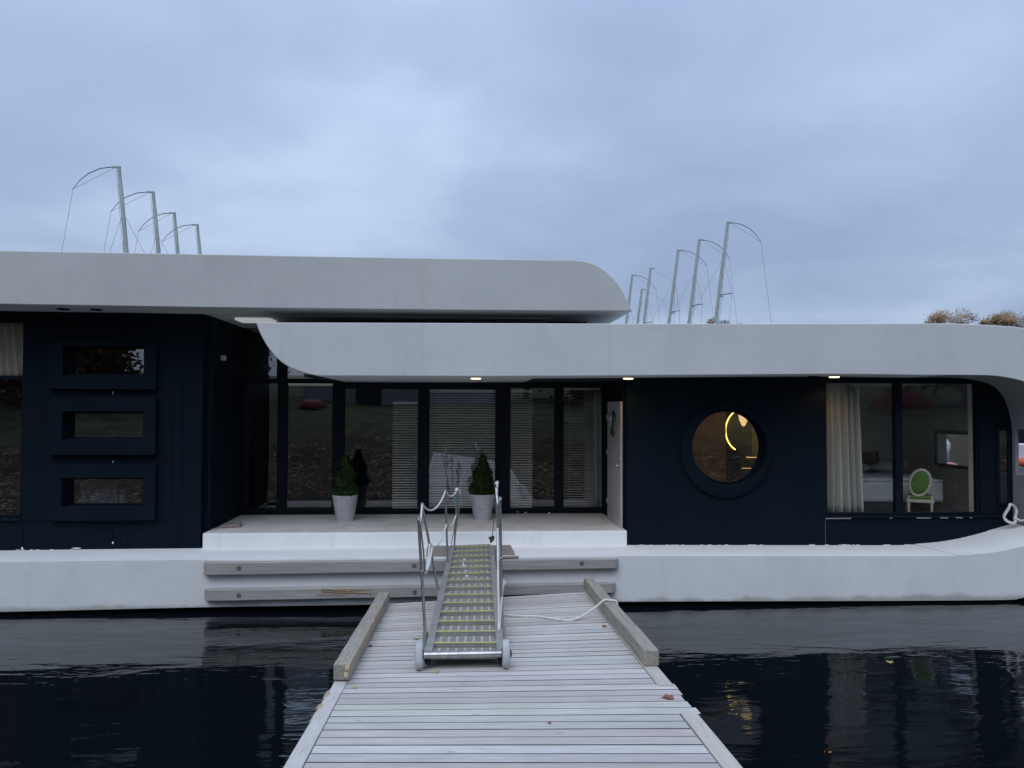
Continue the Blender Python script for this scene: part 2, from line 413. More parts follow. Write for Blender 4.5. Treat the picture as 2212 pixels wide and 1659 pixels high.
cl = math_('ADD', math_('MULTIPLY', n1, .62), math_('MULTIPLY', n2, .38))
rp = t.nodes.new('ShaderNodeValToRGB'); e = rp.color_ramp.elements; e.new(.5)
for i, (p_, c_) in enumerate([(.39, (.285,.375,.550)), (.50, (.350,.452,.640)), (.61, (.465,.580,.775))]):
    e[i].position = p_; e[i].color = (*c_, 1)
t.links.new(cl, rp.inputs[0])
# overcast: brighter overhead than near the horizon
lift = math_('ADD', math_('MULTIPLY', math_('POWER', math_('MAXIMUM', sep.outputs[2], 0.0), 1.4), 1.1), .93)
sc_ = t.nodes.new('ShaderNodeVectorMath'); sc_.operation = 'SCALE'; t.links.new(rp.outputs[0], sc_.inputs[0]); t.links.new(lift, sc_.inputs['Scale'])
sk = t.nodes.new('ShaderNodeVectorMath'); sk.operation = 'SCALE'; t.links.new(sky.outputs[0], sk.inputs[0]); sk.inputs['Scale'].default_value = .012
addn = t.nodes.new('ShaderNodeVectorMath'); addn.operation = 'ADD'
t.links.new(sc_.outputs[0], addn.inputs[0]); t.links.new(sk.outputs[0], addn.inputs[1])
sc2 = t.nodes.new('ShaderNodeVectorMath'); sc2.operation = 'SCALE'; t.links.new(addn.outputs[0], sc2.inputs[0]); sc2.inputs['Scale'].default_value = 10.0*.93
t.links.new(sc2.outputs[0], bg.inputs['Color']); bg.inputs['Strength'].default_value = 0.1

sun = bpy.data.lights.new('sun', 'SUN'); suno = bpy.data.objects.new('sun', sun); COL.objects.link(suno)
sun.energy = .85; sun.angle = R(45); sun.color = (1.0,.995,.96)
d_ = Vector((math.sin(SUN_AZ)*math.cos(SUN_EL), math.cos(SUN_AZ)*math.cos(SUN_EL), math.sin(SUN_EL)))
suno.rotation_euler = d_.to_track_quat('Z', 'Y').to_euler(); suno.location = d_*60

scene.view_settings.view_transform = 'Standard'; scene.view_settings.look = 'None'
scene.view_settings.exposure = 0.08; scene.view_settings.gamma = 1
scene.cycles.max_bounces = 10; scene.cycles.transparent_max_bounces = 16; scene.cycles.use_denoising = True
scene.cycles.caustics_reflective = False; scene.cycles.caustics_refractive = False
scene.cycles.sample_clamp_indirect = 4

# ------------------------------------------------------------------ water, bank, far shore
mb = MB(); mb.quad((-600,-300,0),(600,-300,0),(600,900,0),(-600,900,0)); struct(mb.build('water', M_water))
def bank_z(y):
    ks = [(-300,14),(-80,7),(-40,4.2),(-24,3.2),(-20,2.9),(-16,2.1),(-12,.75),(-9,.25),(-7,-.2),(-5.8,-1.2)]
    for (a,za),(b,zb) in zip(ks, ks[1:]):
        if a <= y <= b: return za+(zb-za)*(y-a)/(b-a)
    return ks[0][1] if y < ks[0][0] else ks[-1][1]
mb = MB(); ys = [-300,-150,-80,-60,-45]+[-40+i*.5 for i in range(69)]
xs = [-300,-150,-90,-60]+[-45+i*.9 for i in range(101)]+[60,90,150,300]
g = []
for y in ys:
    row = []
    for x in xs:
        wob = noise.noise(Vector((x*.16,y*.16,1)))*.9+noise.noise(Vector((x*.9,y*.9,4)))*.12
        k = min(1, max(0, (-6.5-y)/4)); near = min(1, max(0, (abs(x-.3)-2.0)/3))
        yy = y + noise.noise(Vector((x*.13, 0, 9)))*1.3*near
        row.append(mb.bm.verts.new((x,y,bank_z(yy)+wob*k*.45*near)))
    g.append(row)
for A, B in zip(g, g[1:]):
    for i in range(len(xs)-1): mb._f([A[i],A[i+1],B[i+1],B[i]])
struct(mb.build('bank', M_bank, smooth=60))
mb = MB(); g = []
for y in [84,88,94,102,120,160,300]:
    g.append([mb.bm.verts.new((x, y+5*noise.noise(Vector((x*.02,3,0))), (-1 if y == 84 else min(11, (y-84)*1.1)+1.5*noise.noise(Vector((x*.03,y*.03,0)))))) for x in range(-300,321,10)])
for A, B in zip(g, g[1:]):
    for i in range(len(A)-1): mb._f([A[i],A[i+1],B[i+1],B[i]])
struct(mb.build('far_shore', M_shore, smooth=60))

# ------------------------------------------------------------------ houseboat
HB = empty('houseboat', (0,3.5,.09), 'long white and navy houseboat with two overlapping curved roofs moored at the pier end', 'houseboat')
YW, YG, YB = 1.2, 3.3, 7.4         # wall plane, recessed glazing plane, back of the boat
YF = .3                            # fascia plane
ZL = .70

# hull with flat side deck, right end sweeping up
top = [(-700,1226),(0,1214),(437,1209),(900,1204),(1338,1201),(2000,1201),(2075,1199),(2146,1193),(2212,1180),(2270,1164),(2328,1146),(2368,1120),(2385,1085)]
bot = [(2440,1085),(2432,1150),(2385,1225),(2300,1272),(2212,1291),(2100,1297),(1340,1300),(900,1305),(437,1312),(0,1322),(-700,1335)]
pts = [xz(u,v,0) for u,v in top] + [xz(u,v,0) for u,v in bot]
def smooth_curve(pts_, k=4):
    out = []
    for i in range(len(pts_)-1):
        p0 = Vector(pts_[max(i-1,0)]); p1 = Vector(pts_[i]); p2 = Vector(pts_[i+1]); p3 = Vector(pts_[min(i+2,len(pts_)-1)])
        for j in range(k):
            s_ = j/k
            out.append(tuple(.5*((2*p1)+(-p0+p2)*s_+(2*p0-5*p1+4*p2-p3)*s_*s_+(-p0+3*p1-3*p2+p3)*s_**3)))
    out.append(tuple(pts_[-1])); return out
pt = smooth_curve([xz(u,v,0) for u,v in top]); pb_ = smooth_curve([xz(u,v,0) for u,v in bot])
mb = MB(); mb.prism(pt+pb_, 0, YB+.3)
for v_ in mb.bm.verts:
    if v_.co.y > 1 and .70 < v_.co.z < .95: v_.co.z -= .27*min(1,max(0,(9.6-v_.co.x)/2.2))
mb.build('hull', M_hull, HB, smooth=35, bevel=.03)
XE = P(2270,1040,YF).x             # inner face of the right end
XLW = P(-700,1000,YW).x
mb = MB(); mb.box(P(-690,1200,0).x, XE+.3, .42, YB, -1.4, .085+.03); mb.build('pontoon', M_black, HB)

# terrace block
ter = [xz(437,1152,1.1), xz(1355,1145.5,1.1)]
ZT = (ter[0][1]+ter[1][1])/2
XTL, XTR = ter[0][0], ter[1][0]
mb = MB(); mb.box(XTL, XTR, 1.1, YG+.1, .45, ZT); o = mb.build('terrace', [M_terrace, M_hull], HB, bevel=.025)
for p_ in o.data.polygons:
    if p_.normal.y < -.5: p_.material_index = 1

# upper roof
tp = [(-700,528),(0,541),(600,552),(890,557),(1240,562)]
arc = [(1240,562),(1266,565),(1292,575),(1318,594),(1340,621),(1356,651),(1366,672)]
bt = [(1366,672.5),(987,670),(439,664),(0,657),(-700,646)]
pr = [xz(u,v,YF) for u,v in tp[:-1]] + smooth_curve([xz(u,v,YF) for u,v in arc],4) + [xz(u,v,YF) for u,v in bt[1:]]
mb = MB(); mb.prism(pr, YF, YB+.2); mb.build('upper_roof', M_fascia1, HB, smooth=35, bevel=.012)
ZS1 = P(439,664,YF).z
# soffit recessed fittings
# lower roof
tp = [(553,696.5),(900,697.5),(1400,699),(1990,698.5),(2080,699.5),(2150,703),(2212,708.5),(2290,728),(2350,768),(2385,840),(2392,924)]
bt = [(2268,924),(2262,890),(2250,858),(2232,836),(2210,824),(2170,815),(2120,811),(1986,810.5),(1780,808.5),(1310,812),(1000,813),(687,812)]
arcL = [(687,812),(654,804.6),(623,792),(600,775),(578,749),(561,718),(553,696.5)]
pr = smooth_curve([xz(u,v,YF) for u,v in tp],3) + smooth_curve([xz(u,v,YF) for u,v in bt],3) + smooth_curve([xz(u,v,YF) for u,v in arcL],4)[1:-1]
mb = MB(); mb.prism(pr, YF, YB+.2); o = mb.build('lower_roof', [M_fascia, M_inner_shade], HB, smooth=35, bevel=.012)
for p_ in o.data.polygons:  # inward and downward faces at the right end get the shade colour
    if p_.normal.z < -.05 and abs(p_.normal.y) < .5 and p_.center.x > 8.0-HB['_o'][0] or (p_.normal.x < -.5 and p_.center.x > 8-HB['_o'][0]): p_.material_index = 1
ZS2 = P(1300,812,YF).z
ZR2 = P(1000,698,YF).z
# seams in the fascia render
mb = MB()
for u,v0,v1 in ((1318,703,808),):
    a = P(u,v0,YF); b = P(u,v1,YF); mb.box(a.x-.006,a.x+.006,YF-.004,YF+.004,b.z,a.z)
mb.build('panel_joint', M_soffit, HB)
mb = MB(); a = P(883,566,YF); b = P(883,662,YF); mb.box(a.x-.004,a.x+.004,YF-.003,YF+.004,b.z,a.z); mb.build('panel_joint', M_soffit, HB)
# fin closing the right end, with its opening
zo0, zo1 = P(2200,1026,1.0).z, P(2200,927,1.0).z
XO = XE+.07
mb = MB(); holed_wall(mb, YF+.01, YW+.05, .8, zo1+.12, [(YF+.22, 1.12, zo0, zo1)], XE+.004, XO, axis='X'); mb.build('end_fin', M_inner_shade, HB, bevel=.01)
# rest of the right end behind the bedroom wall
zw0, zw1 = P(2050,1004,3.0).z, P(2050,935,3.0).z
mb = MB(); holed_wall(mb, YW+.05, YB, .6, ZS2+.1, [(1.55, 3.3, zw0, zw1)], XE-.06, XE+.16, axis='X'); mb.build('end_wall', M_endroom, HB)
f = empty('w', (0,0,0), 'x', 'x'); bpy.data.objects.remove(f)
mb = MB(); holed_wall(mb, 1.51, 3.34, zw0-.05, zw1+.05, [(1.58,3.27,zw0+.02,zw1-.02)], XE-.09, XE-.062, axis='X')
wf = mb.build('end_window', M_dark, HB); pane(1.55,3.3,zw0,zw1,XE+.05,wf,M_glassclear,'X')

# walls -----------------------------------------------------------------
def portal(name, u0,v0,u1,v1,Y, ou0,ov0,ou1,ov1): pass
ZWT1 = ZS1                              # under upper roof
xl, xr = XLW, P(437,900,YW).x
wins = []
for o4, i4, g4 in (((105,738,337,841),(135,747,310,811),(154,755,310,806)),
                   ((105,858,336,983),(134,889,308,950),(156,904,308,944)),
                   ((105,1005,335,1125),(132,1033,307,1095),(151,1040,307,1089))):
    yo = YW-.10
    wins.append((rect(*o4,yo), rect(*i4,yo)))
fl = rect(-330,688,50,1121,YW)          # tall window at far left
ZWB = .64
holes = [(w_[1][0],w_[1][1],w_[1][2],w_[1][3]) for w_ in wins] + [fl]
mb = MB(); holed_wall(mb, xl, xr, ZWB, ZWT1+.03, holes, YW, YW+.16); mb.build('left_wall', M_navy, HB)
for i, (o_, i_) in enumerate(wins):
    mb = MB(); holed_wall(mb, *o_, [i_], YW-.10, YW+.002)
    wn = mb.build('window', M_navy, HB, bevel=.008)
    w2 = .035
    mb = bar_frame(i_[0],i_[1],i_[2],i_[3],YW+.10,YW+.15,w2); mb.build('frame', M_frame, wn)
    pane(i_[0]+w2,i_[1]-w2,i_[2]+w2,i_[3]-w2,YW+.12,wn)
# cladding seams of the left wall
mb = MB()
for u,v0,v1 in ((395,690,1180),(372,856,1120),(244,1127,1186),(50,1124,1186),(276,1127,1186),(276,676,736)):
    a = P(u,(v0+v1)/2,YW); mb.box(a.x-.004,a.x+.004,YW-.003,YW+.01,P(u,v1,YW).z,P(u,v0,YW).z)
for u0,u1,v in ((338,372,846),(338,372,995),(50,372,1126),):
    a = P(u0,v,YW); b = P(u1,v,YW); mb.box(a.x,b.x,YW-.003,YW+.01,a.z-.004,a.z+.004)
mb.build('cladding_joints', M_black, HB)
# chipped paint at the foot of the walls
mb = MB()
def chip(cx, cz, w_, h_, y, n_=7):
    vs = []
    for k in range(n_):
        a = 2*math.pi*k/n_; r_ = random.uniform(.6,1.1)
        vs.append(((cx+math.cos(a)*w_*.5*r_), (cz+math.sin(a)*h_*.5*r_)))
    mb.prism(vs, y-.004, y+.004)
feet = [(244,1172,.03,.05),(48,1184,.04,.06),(244,998,.02,.04),(244,848,.012,.08),(165,1184,.18,.02)]
for k in range(20): feet.append((random.uniform(20,430),1187.5,random.uniform(.03,.10),random.uniform(.010,.018)))
for k in range(26): feet.append((random.uniform(1370,2070),1177,random.uniform(.04,.16),random.uniform(.010,.020)))
for u,v,w_,h_ in feet:
    p = P(u,v,YW); chip(p.x,p.z,w_,h_,YW-.002); mb.build('paint_chip', M_hull, HB); mb = MB()
for k in range(26):
    u = 2075+k*4.8; vv = 1172 - (max(0,u-2090)/115)**1.7*46
    p = P(u,vv+random.uniform(-3,2),YW); chip(p.x,p.z,random.uniform(.03,.12),random.uniform(.015,.04),YW-.002); mb.build('paint_chip', M_hull, HB); mb = MB()
for u,v,w_,h_ in ((1135,1106,.08,.02),(1118,1105,.03,.03),(1186,1107,.05,.03),(1165,1117,.12,.04),(1183,1117,.10,.03)):
    p = P(u,v,YG); chip(p.x,p.z,w_,h_,YG-.064); mb.build('paint_chip', M_hull, HB); mb = MB()
# far-left tall window
fr = bar_frame(fl[0],fl[1],fl[2],fl[3],YW+.04,YW+.12,.05)
ztr = P(25,815,YW).z
fr.box(fl[0]+.05,fl[1]-.05,YW+.045,YW+.115,ztr-.03,ztr+.03)
wn = fr.build('tall_window', M_frame, HB)
pane(fl[0]+.05,fl[1]-.05,fl[2]+.05,ztr-.03,YW+.08,wn); pane(fl[0]+.05,fl[1]-.05,ztr+.03,fl[3]-.05,YW+.08,wn,M_glassbed)
mb = MB(); mb.box(fl[0]-.02,fl[1]+.02,YW-.05,YW+.03,fl[2]-.03,fl[2]-.002); mb.build('sill', M_frame, wn)

# recess side walls
mb = MB(); mb.box(XTL-.14, XTL+.02, YW+.165, YG+.2, ZT-.05, ZS1+.03); mb.build('recess_wall', M_navy, HB)
mb = MB(); mb.box(XTR-.02, XTR+.14, YW+.165, YG+.2, ZT-.05, ZS2+.03); mb.build('recess_wall', M_navy, HB)
# right wall with porthole, and bedroom window
xa, xb = P(1355,1000,YW).x, P(1782,1000,YW).x
zb0, zb1 = ZWB, ZS2+.04
pc = P(1565,974,YW-.0); PR_OUT = 103/F*13.2; PR_IN = 85/F*13.05
pci = P(1579,966,YW-.06)
cx, cz = pc.x+.02, pc.z
hc = (pci.x-.02, P(1579,966,YW).z)
def ring_pts(c_, r_, y, k=64): return [(c_[0]+r_*math.cos(2*math.pi*j/k), y, c_[1]+r_*math.sin(2*math.pi*j/k)) for j in range(k)]
def sq_pts(c_, x0,x1,z0,z1, y, k=64):
    out = []
    for j in range(k):
        a = 2*math.pi*j/k; dx, dz = math.cos(a), math.sin(a)
        s_ = min([((x1 if dx > 0 else x0)-c_[0])/dx if abs(dx) > 1e-9 else 1e9, ((z1 if dz > 0 else z0)-c_[1])/dz if abs(dz) > 1e-9 else 1e9])
        out.append((c_[0]+dx*s_, y, c_[1]+dz*s_))
    return out
def add_ring(mb, A, B, rev=False):
    va = [mb.bm.verts.new(p) for p in A]; vb = [mb.bm.verts.new(p) for p in B]; k = len(A)
    for j in range(k): mb._f([va[j],va[(j+1)%k],vb[(j+1)%k],vb[j]])
s0 = 1.05
mb = MB()
hx0,hx1,hz0,hz1 = hc[0]-s0,hc[0]+s0,hc[1]-s0,hc[1]+s0
hz1 = min(hz1, zb1-.02)
holed_wall(mb, xa, xb, zb0, zb1, [(hx0,hx1,hz0,hz1)], YW, YW+.16)
k = 96
add_ring(mb, sq_pts(hc,hx0,hx1,hz0,hz1,YW,k), ring_pts(hc,PR_IN,YW,k))
# corners of the square between rays are filled by small triangles
for sx_, sz_ in ((hx0,hz0),(hx1,hz0),(hx1,hz1),(hx0,hz1)):
    a = math.atan2(sz_-hc[1], sx_-hc[0]) % (2*math.pi); j = int(a/(2*math.pi)*k)
    S = sq_pts(hc,hx0,hx1,hz0,hz1,YW,k)
    mb._f([mb.bm.verts.new(q) for q in (S[j], (sx_,YW,sz_), S[(j+1)%k])])
mb.build('porthole_wall', M_navy, HB)
# porthole: raised flange and tube
mb = MB()
rings = [ring_pts((cx,cz),PR_OUT,YW-.002,k), ring_pts((cx,cz),PR_OUT-.01,YW-.055,k), ring_pts((cx,cz),PR_OUT-.03,YW-.065,k), ring_pts(hc,PR_IN+.03,YW-.075,k), ring_pts(hc,PR_IN,YW-.065,k), ring_pts(hc,PR_IN-.02,YW+.30,k)]
vr = [[mb.bm.verts.new(p) for p in r_] for r_ in rings]
for A, B in zip(vr, vr[1:]):
    for j in range(k): mb._f([A[j],A[(j+1)%k],B[(j+1)%k],B[j]])
ph = mb.build('porthole', M_navy, HB, smooth=30)
mb = MB(); rings = [ring_pts(hc,PR_IN-.01,YW+.12,k), ring_pts(hc,PR_IN-.045,YW+.11,k), ring_pts(hc,PR_IN-.05,YW+.16,k)]
vr = [[mb.bm.verts.new(p) for p in r_] for r_ in rings]
for A, B in zip(vr, vr[1:]):
    for j in range(k): mb._f([A[j],A[(j+1)%k],B[(j+1)%k],B[j]])
mb.build('frame', M_frame, ph, smooth=30)
mb = MB(); mb._f([mb.bm.verts.new(p) for p in ring_pts(hc,PR_IN-.04,YW+.13,k)]); mb.build('pane', M_glassclear, ph)

# bedroom window wall
bw = rect(1784,824,2116,1112,YW)
mb = MB(); holed_wall(mb, xb, XE+.1, zb0, zb1, [bw], YW+.002, YW+.16); mb.build('bedroom_wall', M_navy, HB)
mid = P(1944,960,YW).x
fr = bar_frame(bw[0],bw[1],bw[2],bw[3],YW+.03,YW+.13,.035); fr.box(mid-.065,mid+.065,YW+.025,YW+.135,bw[2]+.036,bw[3]-.036)
wn = fr.build('bedroom_window', M_frame, HB, bevel=.005)
pane(bw[0]+.035,mid-.065,bw[2]+.035,bw[3]-.035,YW+.08,wn,M_glassbed); pane(mid+.065,bw[1]-.035,bw[2]+.035,bw[3]-.035,YW+.08,wn,M_glassbed)
mb = MB(); mb.box(bw[0]-.02,XE-.1,YW-.045,YW+.028,bw[2]-.045,bw[2]-.015); mb.build('sill', M_frame, wn, bevel=.005)
for u0,u1 in ((1784,1838),(1922,1927),(1980,2010),(2030,2048),(2064,2079),(2094,2099)):
    mb = MB(); mb.box(P(u0,1119,YW).x,P(u1,1119,YW).x,YW-.012,YW+.003,bw[2]-.064,bw[2]-.048); mb.build('sealant', M_hull, wn)
mb = MB(); mb.box(bw[1]-.034, bw[1]+.03, YW+.16, YW+.26, bw[2], bw[3]); mb.build('window_jamb', M_offwhite, HB)
# small side light on the end of the bedroom wall
sl = rect(2152,925,2181,1090,YW)
mb = bar_frame(sl[0],sl[1],sl[2],sl[3],YW-.03,YW,.05); sw = mb.build('side_window', M_frame, HB, bevel=.004)
pane(sl[0]+.05,sl[1]-.05,sl[2]+.05,sl[3]-.05,YW-.012,sw)
mb = MB(); a = P(1783,1145,YW); mb.box(a.x-.003,a.x+.003,YW-.004,YW+.01,.72,bw[2]-.05); mb.build('cladding_joints', M_seam, HB)

# recessed glazing ------------------------------------------------------
def gz(u0,v0,u1,v1): return rect(u0,v0,u1,v1,YG)
zt_lo = P(800,823,YG).z
panes_low = [(535,828,600,1100),(620,828,718,1100),(742,838,905,1102),(925,838,1072,1101),(1102,838,1198,1101),(1217,838,1302,1101)]
panes_hi = [(505,702,600,818),(620,702,718,818)]
rc = [gz(*p_) for p_ in panes_low]
x0g, x1g = XTL+.02, XTR-.02
allp = rc + [gz(*p_) for p_ in panes_hi]
xsplit = P(735,800,YG).x
mb = MB(); holed_wall(mb, x0g, x1g, ZT+.002, ZS2-.01, rc, YG-.06, YG+.06)
gl = mb.build('glazed_front', M_frame, HB, bevel=.006)
mb = MB(); holed_wall(mb, x0g, xsplit+.9, ZS2-.01, ZS1, [a for a in (gz(*p_) for p_ in panes_hi)], YG-.058, YG+.058) if False else None
hi = [list(gz(*p_)) for p_ in panes_hi]
for h in hi: h[2] = max(h[2], ZS2+.02)
holed_wall(mb, x0g, xsplit+.1, ZS2-.009, ZS1+.02, [tuple(h) for h in hi], YG-.058, YG+.058)
mb.build('upper_glazing_frame', M_frame, HB)
for a in rc: pane(a[0],a[1],a[2],a[3],YG+.01,gl,M_glassclear)
for a in hi: pane(a[0],a[1],a[2],a[3],YG+.01,gl)
mb = MB(); mb.box(x0g,x1g,YG-.09,YG-.061,ZT+.05,ZT+.12); mb.build('threshold', M_frame, HB, bevel=.005)
# inner sashes
for k_, a in enumerate(rc):
    if k_ in (2,3):
        m_ = bar_frame(a[0],a[1],a[2],a[3],YG-.03,YG+.03,.022); m_.build('sash', M_frame, gl)
# dark ceiling of the recess and the band between the roofs
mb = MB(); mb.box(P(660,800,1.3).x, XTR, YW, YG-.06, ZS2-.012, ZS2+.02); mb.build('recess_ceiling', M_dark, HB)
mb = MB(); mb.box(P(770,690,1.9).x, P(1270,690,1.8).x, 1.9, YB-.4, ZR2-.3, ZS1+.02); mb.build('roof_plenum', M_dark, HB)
mb = MB(); mb.box(XTL, P(1180,690,2.0).x, YW, YG, ZS1-.018, ZS1+.01); mb.build('recess_soffit', M_soffit, HB)
# pale hatch panel in the soffit, given a low emission to brighten it
a = P(515,684,YF+.9); 
hx0 = P(517,684,1.15).x; hx1 = P(586,684,1.15).x
hx0 = P(515,687,1.7).x; hx1 = P(590,687,1.7).x
mb = MB(); mb.box(hx0,hx1,1.48,1.98,ZS1-.06,ZS1-.024); mb.build('glowing_hatch', M_hatch_glow, HB)
# back shell and partitions, floors
mb = MB(); holed_wall(mb, xl, XE, .6, ZS2, [(XTL+1.0, XTL+3.0, 1.6, 2.9),(P(1000,900,YB).x, P(1000,900,YB).x+1.4, 1.5, 2.9)], YB-.1, YB); mb.build('back_wall', M_room, HB)
mb = MB(); mb.box(xl, XE-.07, YW+.17, YB-.11, ZT-.12, ZT-.04) ; mb.build('cabin_floor', M_floor_in, HB)
mb = MB(); mb.box(xl, XTR-.1, YW+.17, YB-.11, ZS1-.2, ZS1-.15) if False else mb.box(xl, XTL-.15, YW+.17, YB-.4, ZS1-.03, ZS1-.005); mb.build('cabin_ceiling', M_room, HB)
mb = MB(); mb.box(xa+.15, XE-.07, YW+.17, YB-.11, ZS2-.03, ZS2-.004); mb.build('cabin_ceiling', M_room, HB)
mb = MB(); mb.box(xa+.01, xa+.13, YG+.2, YB-.11, ZT-.04, ZS2-.03); mb.build('partition', M_room, HB)
mb = MB(); mb.box(xb-.28, xb-.12, YW+.17, YB-.11, ZT-.04, ZS2-.031); mb.build('partition', M_room, HB)
mb = MB(); mb.box(xb-.12, XE-.065, 4.75, 4.85, ZT-.04, ZS2-.031); mb.build('partition', M_room, HB)
mb = MB(); mb.box(XTL-.13, XTL-.01, YG+.21, YB-.11, ZT-.04, ZS1-.03); mb.build('partition', M_dark, HB)
mb = MB(); mb.box(xl, XTL-.14, 3.9, 4.0, ZT-.04, ZS1-.031); mb.build('partition', M_dark, HB)
mb = MB(); mb.box(XTL, xa, 6.0, 6.1, ZT-.04, ZS2-.05); mb.build('partition', M_dark, HB)
mb = MB(); mb.box(XTL, xa, YG+.1, 6.0, ZS2+.03, ZS2+.06) if False else mb.box(P(760,800,YG).x, xa, YG+.07, 6.0, ZS2-.011, ZS2+.02); mb.build('cabin_ceiling', M_dark, HB)

# white door in the right side of the recess
XD = XTR-.02
yn, yf = 1.37, 2.56
zd0, zd1 = P(1349,1138.5,yn).z, P(1349,867,yn).z
mb = MB(); mb.box(XD-.045, XD-.002, yn, yf, zd0-.02, zd1)
dr = mb.build('door', M_doorw, HB, bevel=.006)
pcz = P(1333,915.5,1.95).z
mb = MB(); mb.lathe([(.24,-.062),(.225,-.075),(.19,-.075),(.18,-.05)], (XD,1.95,pcz), 'X', 40); mb.build('porthole_rim', M_stain, dr, smooth=40)
mb = MB(); mb.lathe([(.182,-.052),(.0001,-.052)], (XD,1.95,pcz), 'X', 40); mb.build('pane', M_glassclear, dr)
hz = P(1347,1006,yn+.1).z
mb = MB(); mb.tube([(XD-.045,yn+.09,hz),(XD-.10,yn+.09,hz),(XD-.105,yn+.22,hz)], .011, 8); mb.lathe([(.028,-.06),(.028,-.044)], (XD,yn+.09,hz), 'X', 16); mb.build('handle', M_stain, dr, smooth=40)
mb = MB(); mb.lathe([(.024,-.07),(.024,-.044)], (XD,yn+.09,hz+.12), 'X', 16); mb.build('lock', M_stain, dr, smooth=40)
for z_ in (zd0+.32, (zd0+zd1)/2+.15, zd1-.30):
    mb = MB(); mb.tube([(XD-.052,yf+.005,z_-.05),(XD-.052,yf+.005,z_+.05)], .016, 8); mb.build('hinge', M_stain, dr)
# dark service door in the left side of the recess
mb = MB(); mb.box(XTL+.021, XTL+.05, 1.62, 2.6, ZT+.02, P(455,908,1.62).z); dl = mb.build('side_door', M_navy, HB, bevel=.006)
mb = MB(); mb.tube([(XTL+.05,1.70,2.25),(XTL+.11,1.70,2.25),(XTL+.11,1.70,2.05),(XTL+.05,1.70,2.05)], .010, 8); mb.build('handle', M_frame, dl)
mb = MB(); mb.box(XTL+.021, XTL+.034, 1.30,1.42, 1.3, 3.8); mb.build('cladding_joints', M_frame, HB)
wl = P(472,773,1.9); mb = MB(); mb.box(XTL+.02,XTL+.10,1.85,1.93,wl.z-.045,wl.z+.04); mb.build('wall_sensor', M_offwhite, HB, bevel=.01)

# rubbing boards on the hull
def rub(pu, bolts, splits=False):
    (a0,a1,b0,b1) = pu      # left top, left bottom, right top, right bottom (u,v) on front plane
    Yr = -.13
    L0,L1,R0,R1 = [P(u,v,Yr) for u,v in (a0,a1,b0,b1)]
    mb = MB(); c_ = .07
    # chamfered ends
    secs = [(0,0.0,1),(c_,1.0,0),(0,0,0)]
    X = [L0.x, L0.x+c_, R0.x-c_, R0.x]; rows = []
    n_ = 26
    xs_ = [L0.x, L0.x+c_]+[L0.x+c_+(R0.x-L0.x-2*c_)*i/n_ for i in range(1,n_)]+[R0.x-c_, R0.x]
    for i, x in enumerate(xs_):
        f_ = (x-L0.x)/(R0.x-L0.x); zt = L0.z+(R0.z-L0.z)*f_; zb_ = L1.z+(R1.z-L1.z)*f_
        zt += noise.noise(Vector((x*1.5,zt,0)))*.006; zb_ += noise.noise(Vector((x*1.5,zb_,5)))*.006
        yf_ = Yr if 0 < i < len(xs_)-1 else Yr+.06
        rows.append([mb.bm.verts.new(q) for q in ((x,yf_,zb_),(x,yf_,zt),(x,.0-.002,zt+.004),(x,-.002,zb_))])
    for A, B in zip(rows, rows[1:]):
        for j in range(4): mb._f([A[j],A[(j+1)%4],B[(j+1)%4],B[j]])
    mb._f(rows[0]); mb._f(rows[-1][::-1])
    o = mb.build('rubbing_board', M_fender, HB, bevel=.008)
    for u,v in bolts:
        p = P(u,v,Yr); mb = MB(); mb.lathe([(.036,-.003),(.034,-.001),(.024,-.006),(.0001,-.006)], (p.x,Yr-.001,p.z), 'Y', 16); mb.build('bolt', M_seam, o)
    if splits:
        mb = MB()
        for k_ in range(16):
            u = random.uniform(680,790); f_ = abs(u-735)/60
            p = P(u, 1277+random.uniform(-6,10)*(1-f_*.6), Yr)
            l_ = random.uniform(.08,.25); a_ = random.uniform(-.05,.05)
            mb.hexa([(p.x-l_,Yr-.002,p.z-.006),(p.x+l_,Yr-.002,p.z-.006+a_*.5),(p.x+l_,Yr+.01,p.z-.004),(p.x-l_,Yr+.01,p.z-.004),(p.x-l_*.8,Yr-.012,p.z+.006),(p.x+l_*.7,Yr-.008,p.z+.004),(p.x+l_*.7,Yr+.01,p.z+.01),(p.x-l_*.8,Yr+.01,p.z+.01)])
        mb.build('split_wood', M_split, o)
rub(((437,1216),(437,1243),(1338,1208),(1338,1228)), ((516,1227),(895,1222),(1257,1217)))
rub(((439,1275),(439,1299),(1332,1261),(1332,1281)), ((516,1286),(896,1279)), True)

# soffit downlights
def downlight(u, v, Y, zs, lit):
    x = P(u,v,Y).x; r_ = .10 if lit else .085
    mb = MB(); mb.lathe([(r_+.012,0.0),(r_+.012,-.012),(r_-.005,-.016),(r_-.008,-.004)], (x,Y,zs), 'Z', 28); o = mb.build('downlight', M_stain if lit else M_frame, HB, smooth=40)
    mb = MB(); mb.lathe([(r_-.008,-.005),(r_-.02,-.03 if lit else -.008),(.0001,-.034 if lit else -.008)], (x,Y,zs), 'Z', 28); mb.build('lens', M_lamp if lit else M_black, o, smooth=40)
    if lit:
        l = bpy.data.lights.new('downlight_beam', 'SPOT'); l.energy = 10; l.color = (1,.50,.17); l.spot_size = R(150); l.spot_blend = .8; l.shadow_soft_size = .07
        lo = bpy.data.objects.new('downlight_beam', l); COL.objects.link(lo); lo.location = (x,Y,zs-.06)
def soff2(u):
    return P(u, 812 if u < 1500 else 809, YF).z
downlight(1028,813,.86,soff2(1028)-.001,True); downlight(1357,813,.86,soff2(1357)-.001,True); downlight(1802,811,.86,soff2(1802)+.002,True); downlight(1757,814,1.0,soff2(1757)+.002,False)
downlight(137,664,.75,P(137,659.6,YF).z,False); downlight(208,664,.75,P(208,660.6,YF).z,False)

